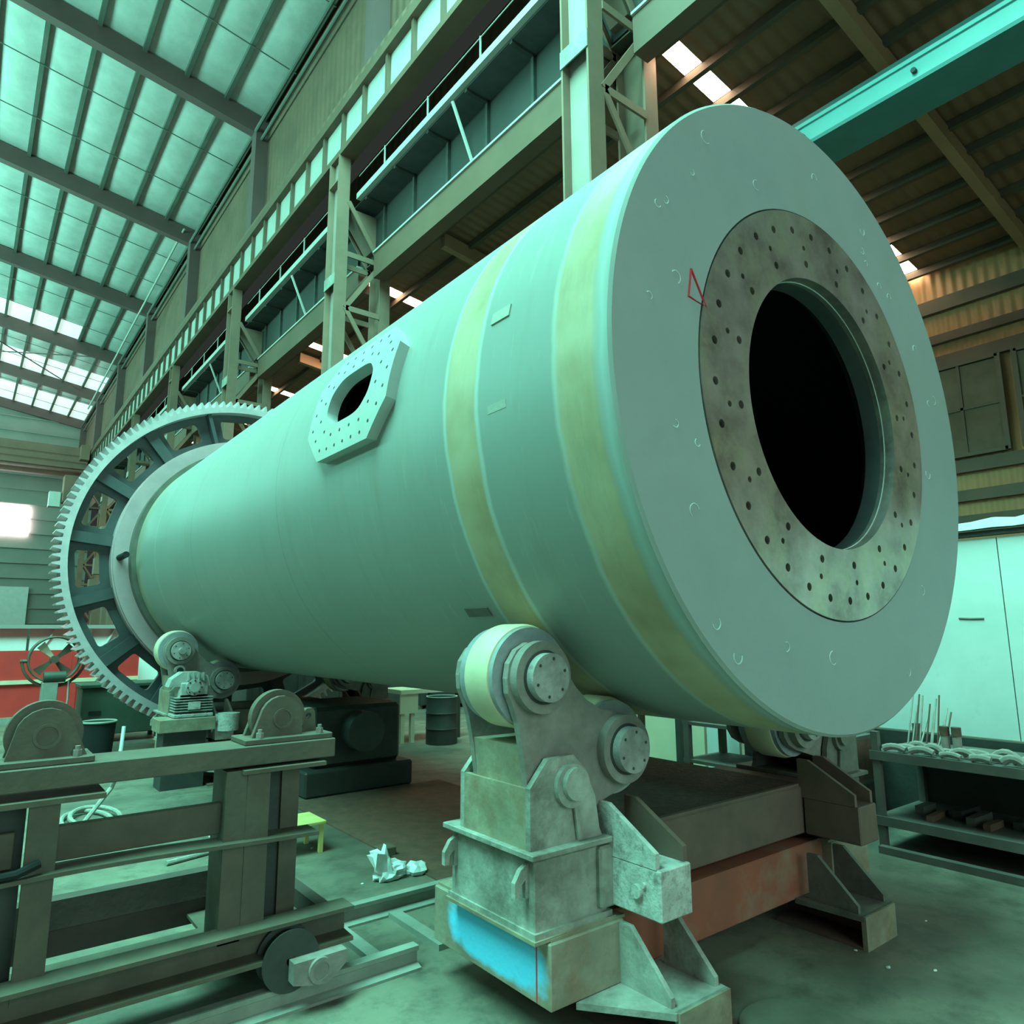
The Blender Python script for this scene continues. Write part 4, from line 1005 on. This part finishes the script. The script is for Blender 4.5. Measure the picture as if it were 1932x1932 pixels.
drum_barrel(5.72, 9.05, 0.23, 0.66, 'dark_metal', 'black ribbed barrel seen under the drum between the stands')
g = empty('work_bench', (5.45, 9.4, 0), 'pale topped bench beside the black barrel under the drum', 'bench')
box('bench_top', 5.2, 6.3, 9.35, 9.95, 0.70, 0.76, 'cream_board', g)
for x in (5.25, 5.42): box('leg', x - 0.03, x + 0.03, 9.37, 9.43, 0, 0.70, 'cream_board', g)
box('apron', 5.2, 5.5, 9.36, 9.38, 0.42, 0.70, 'cream_board', g)
box('leg', 6.2, 6.26, 9.37, 9.43, 0, 0.70, 'dark_metal', g)
g = empty('drive_reducer', (3.5, 7.4, 0), 'dark drive reducer block on the floor under the far half of the drum', 'machine')
box('housing', 2.9, 3.9, 7.0, 8.0, 0.25, 0.85, 'dark_metal', g, bev=0.04)
box('skid', 2.8, 4.0, 6.9, 8.1, 0.0, 0.25, 'dark_metal', g, bev=0.02)
cyl('shaft', (3.4, 8.0, 0.6), (3.4, 8.5, 0.6), 0.08, 'cap_steel', g)
cyl('fan_cowl', (3.4, 6.8, 0.6), (3.4, 7.0, 0.6), 0.2, 'gear_web', g)

# ================================================================== LEFT BACKGROUND
g = empty('red_skip', (0.3, 16.4, 0), 'large red steel skip with pale rim behind the ring gear', 'skip')
box('near_side', -3.2, 2.9, 15.95, 16.0, 0.05, 1.27, 'red_paint', g)
box('far_side', -3.2, 2.9, 17.7, 17.75, 0.05, 1.27, 'red_paint', g)
box('end_side', 2.85, 2.9, 16.0, 17.7, 0.05, 1.27, 'red_paint', g)
box('bottom', -3.2, 2.9, 16.0, 17.7, 0.05, 0.1, 'red_paint', g)
box('mid_rib', -3.2, 2.9, 15.90, 15.95, 0.70, 0.77, 'tyre_cream', g)
box('base_rail', -3.2, 2.9, 15.86, 15.95, 0.0, 0.12, 'green_steel', g)
for x in (-2.2, -0.9, 0.45, 1.8): box('side_rib', x - 0.05, x + 0.05, 15.91, 15.95, 0.1, 1.25, 'red_paint', g)
g = empty('pale_canopy', (0.3, 18.5, 0), 'pale panelled cabin wall rising above the red skip', 'cabin')
for i in range(6):
    box('wall_panel', -3.4 + 1.15 * i, -2.3 + 1.15 * i, 18.4, 18.46, 0, 1.72, 'white_paint', g)
    rod('stay', (-3.2 + 1.15 * i, 18.36, 1.25), (-2.95 + 1.15 * i, 18.36, 1.7), 0.04, 0.04, 'white_paint', g)
box('roof_edge', -3.5, 3.5, 18.2, 18.6, 1.72, 1.80, 'far_wall', g)
box('side_cabinet', 2.95, 3.9, 17.0, 17.6, 0.0, 1.25, 'white_paint', label='white cabinet standing right of the red skip', cat='cabinet', bev=0.01)

g = empty('cage_fan', (1.08, 12.0, 0), 'round caged workshop fan on a green box stand', 'fan')
fcx, fcz = 1.10, 1.25
for yy in (11.9, 12.1):
    pts = [(fcx + 0.31 * math.cos(2 * PI * i / 40), yy, fcz + 0.31 * math.sin(2 * PI * i / 40)) for i in range(41)]
    tube('cage_ring', pts, 0.014, 'brown_cage', g)
ring('cage_band', 11.93, 12.08, 0.32, 0.305, fcx, fcz, 'brown_cage', g, seg=48)
for i in range(4):
    a = 0.6 + i * PI / 2
    prism('blade', [(fcx + 0.04 * math.cos(a + .5), fcz + 0.04 * math.sin(a + .5)), (fcx + 0.27 * math.cos(a + .35), fcz + 0.27 * math.sin(a + .35)), (fcx + 0.28 * math.cos(a - .1), fcz + 0.28 * math.sin(a - .1)), (fcx + 0.05 * math.cos(a - .4), fcz + 0.05 * math.sin(a - .4))], 'y', 12.0, 12.012, 'brown_cage' if i != 1 else 'cream_board', g)
cyl('hub', (fcx, 11.92, fcz), (fcx, 12.06, fcz), 0.055, 'brown_cage', g)
for s in (-1, 1): cyl('side_pivot', (fcx + s * 0.31, 12, fcz - 0.02), (fcx + s * 0.40, 12, fcz - 0.02), 0.025, 'brown_cage', g, seg=10)
tube('yoke', [(fcx + 0.38 * math.cos(t), 12, fcz + 0.38 * math.sin(t)) for t in [PI + 0.0 + PI * k / 16 for k in range(17)]], 0.02, 'brown_cage', g)
cyl('motor', (fcx - 0.12, 11.85, fcz - 0.24), (fcx + 0.14, 11.85, fcz - 0.24), 0.075, 'dark_green', g)
box('stand_box', fcx - 0.13, fcx + 0.06, 11.8, 12.05, 0.0, fcz - 0.31, 'green_steel', g, bev=0.008)
tube('power_chain', [(fcx + 0.18, 11.85, 0.95), (fcx + 0.19, 11.85, 0.7), (fcx + 0.17, 11.85, 0.45)], 0.012, 'girder_web', g, seg=6)

g = empty('tool_chest', (2.1, 12.6, 0), 'dark green steel chest behind the gear teeth', 'chest')
box('chest_body', 1.52, 2.65, 12.3, 12.9, 0.12, 0.80, 'dark_green', g, bev=0.012)
box('chest_lid', 1.49, 2.68, 12.27, 12.93, 0.80, 0.86, 'dark_green', g, bev=0.012)
for x in (1.7, 2.4): box('handle_slot', x - 0.08, x + 0.08, 12.285, 12.3, 0.42, 0.47, 'black', g)
for x in (1.58, 2.58):
    for y in (12.35, 12.85): box('leg', x - 0.03, x + 0.03, y - 0.03, y + 0.03, 0, 0.12, 'dark_green', g)
g = empty('black_bucket', (1.44, 10.0, 0), 'tall black bucket with pale rim behind the trolley beam', 'bucket')
bm = bmesh.new(); cy(bm, (1.44, 10, 0), (1.44, 10, 0.55), 0.15, 0.185, 28); mk('bucket_body', bm, 'black', g, smooth=True)
pts = [(1.44 + 0.187 * math.cos(2 * PI * i / 32), 10 + 0.187 * math.sin(2 * PI * i / 32), 0.555) for i in range(33)]
tube('bucket_rim', pts, 0.012, 'green_steel', g)
tube('pale_paddle', [(1.62, 9.7, 0.0), (1.66, 9.75, 0.25), (1.68, 9.8, 0.5)], 0.022, 'white_paint', label='white handled paddle leaning beside the black bucket', cat='paddle')
box('steel_beam', -2.6, 2.6, 9.3, 9.42, 0.0, 0.09, 'green_steel', label='long pale steel beam lying on the floor beyond the trolley', cat='beam')
for i, (x, y) in enumerate(((1.75, 24), (2.4, 30), (3.0, 36), (3.6, 44))):
    g = empty('machine_post', (x + 2, y, 0), ['nearest', 'second', 'third', 'farthest'][i] + ' grey machine post standing far behind the ring gear', 'machine')
    box('post', x + 1.9, x + 2.4, y, y + 0.5, 0, 5.5 - i * 0.4, 'column_grey', g)
    box('head', x + 1.3, x + 2.4, y, y + 0.5, 4.2 - i * 0.4, 4.8 - i * 0.4, 'column_grey', g)
    box('base', x + 1.2, x + 2.8, y - 0.2, y + 0.8, 0, 0.6, 'dark_green', g)

# black blocks added beyond the drum to darken the view under it
CLAB = ['long black steel crate under the drum, left of the ring gear foot', 'black steel crate seen under the middle of the drum', 'black steel crate behind the ribbed barrel']
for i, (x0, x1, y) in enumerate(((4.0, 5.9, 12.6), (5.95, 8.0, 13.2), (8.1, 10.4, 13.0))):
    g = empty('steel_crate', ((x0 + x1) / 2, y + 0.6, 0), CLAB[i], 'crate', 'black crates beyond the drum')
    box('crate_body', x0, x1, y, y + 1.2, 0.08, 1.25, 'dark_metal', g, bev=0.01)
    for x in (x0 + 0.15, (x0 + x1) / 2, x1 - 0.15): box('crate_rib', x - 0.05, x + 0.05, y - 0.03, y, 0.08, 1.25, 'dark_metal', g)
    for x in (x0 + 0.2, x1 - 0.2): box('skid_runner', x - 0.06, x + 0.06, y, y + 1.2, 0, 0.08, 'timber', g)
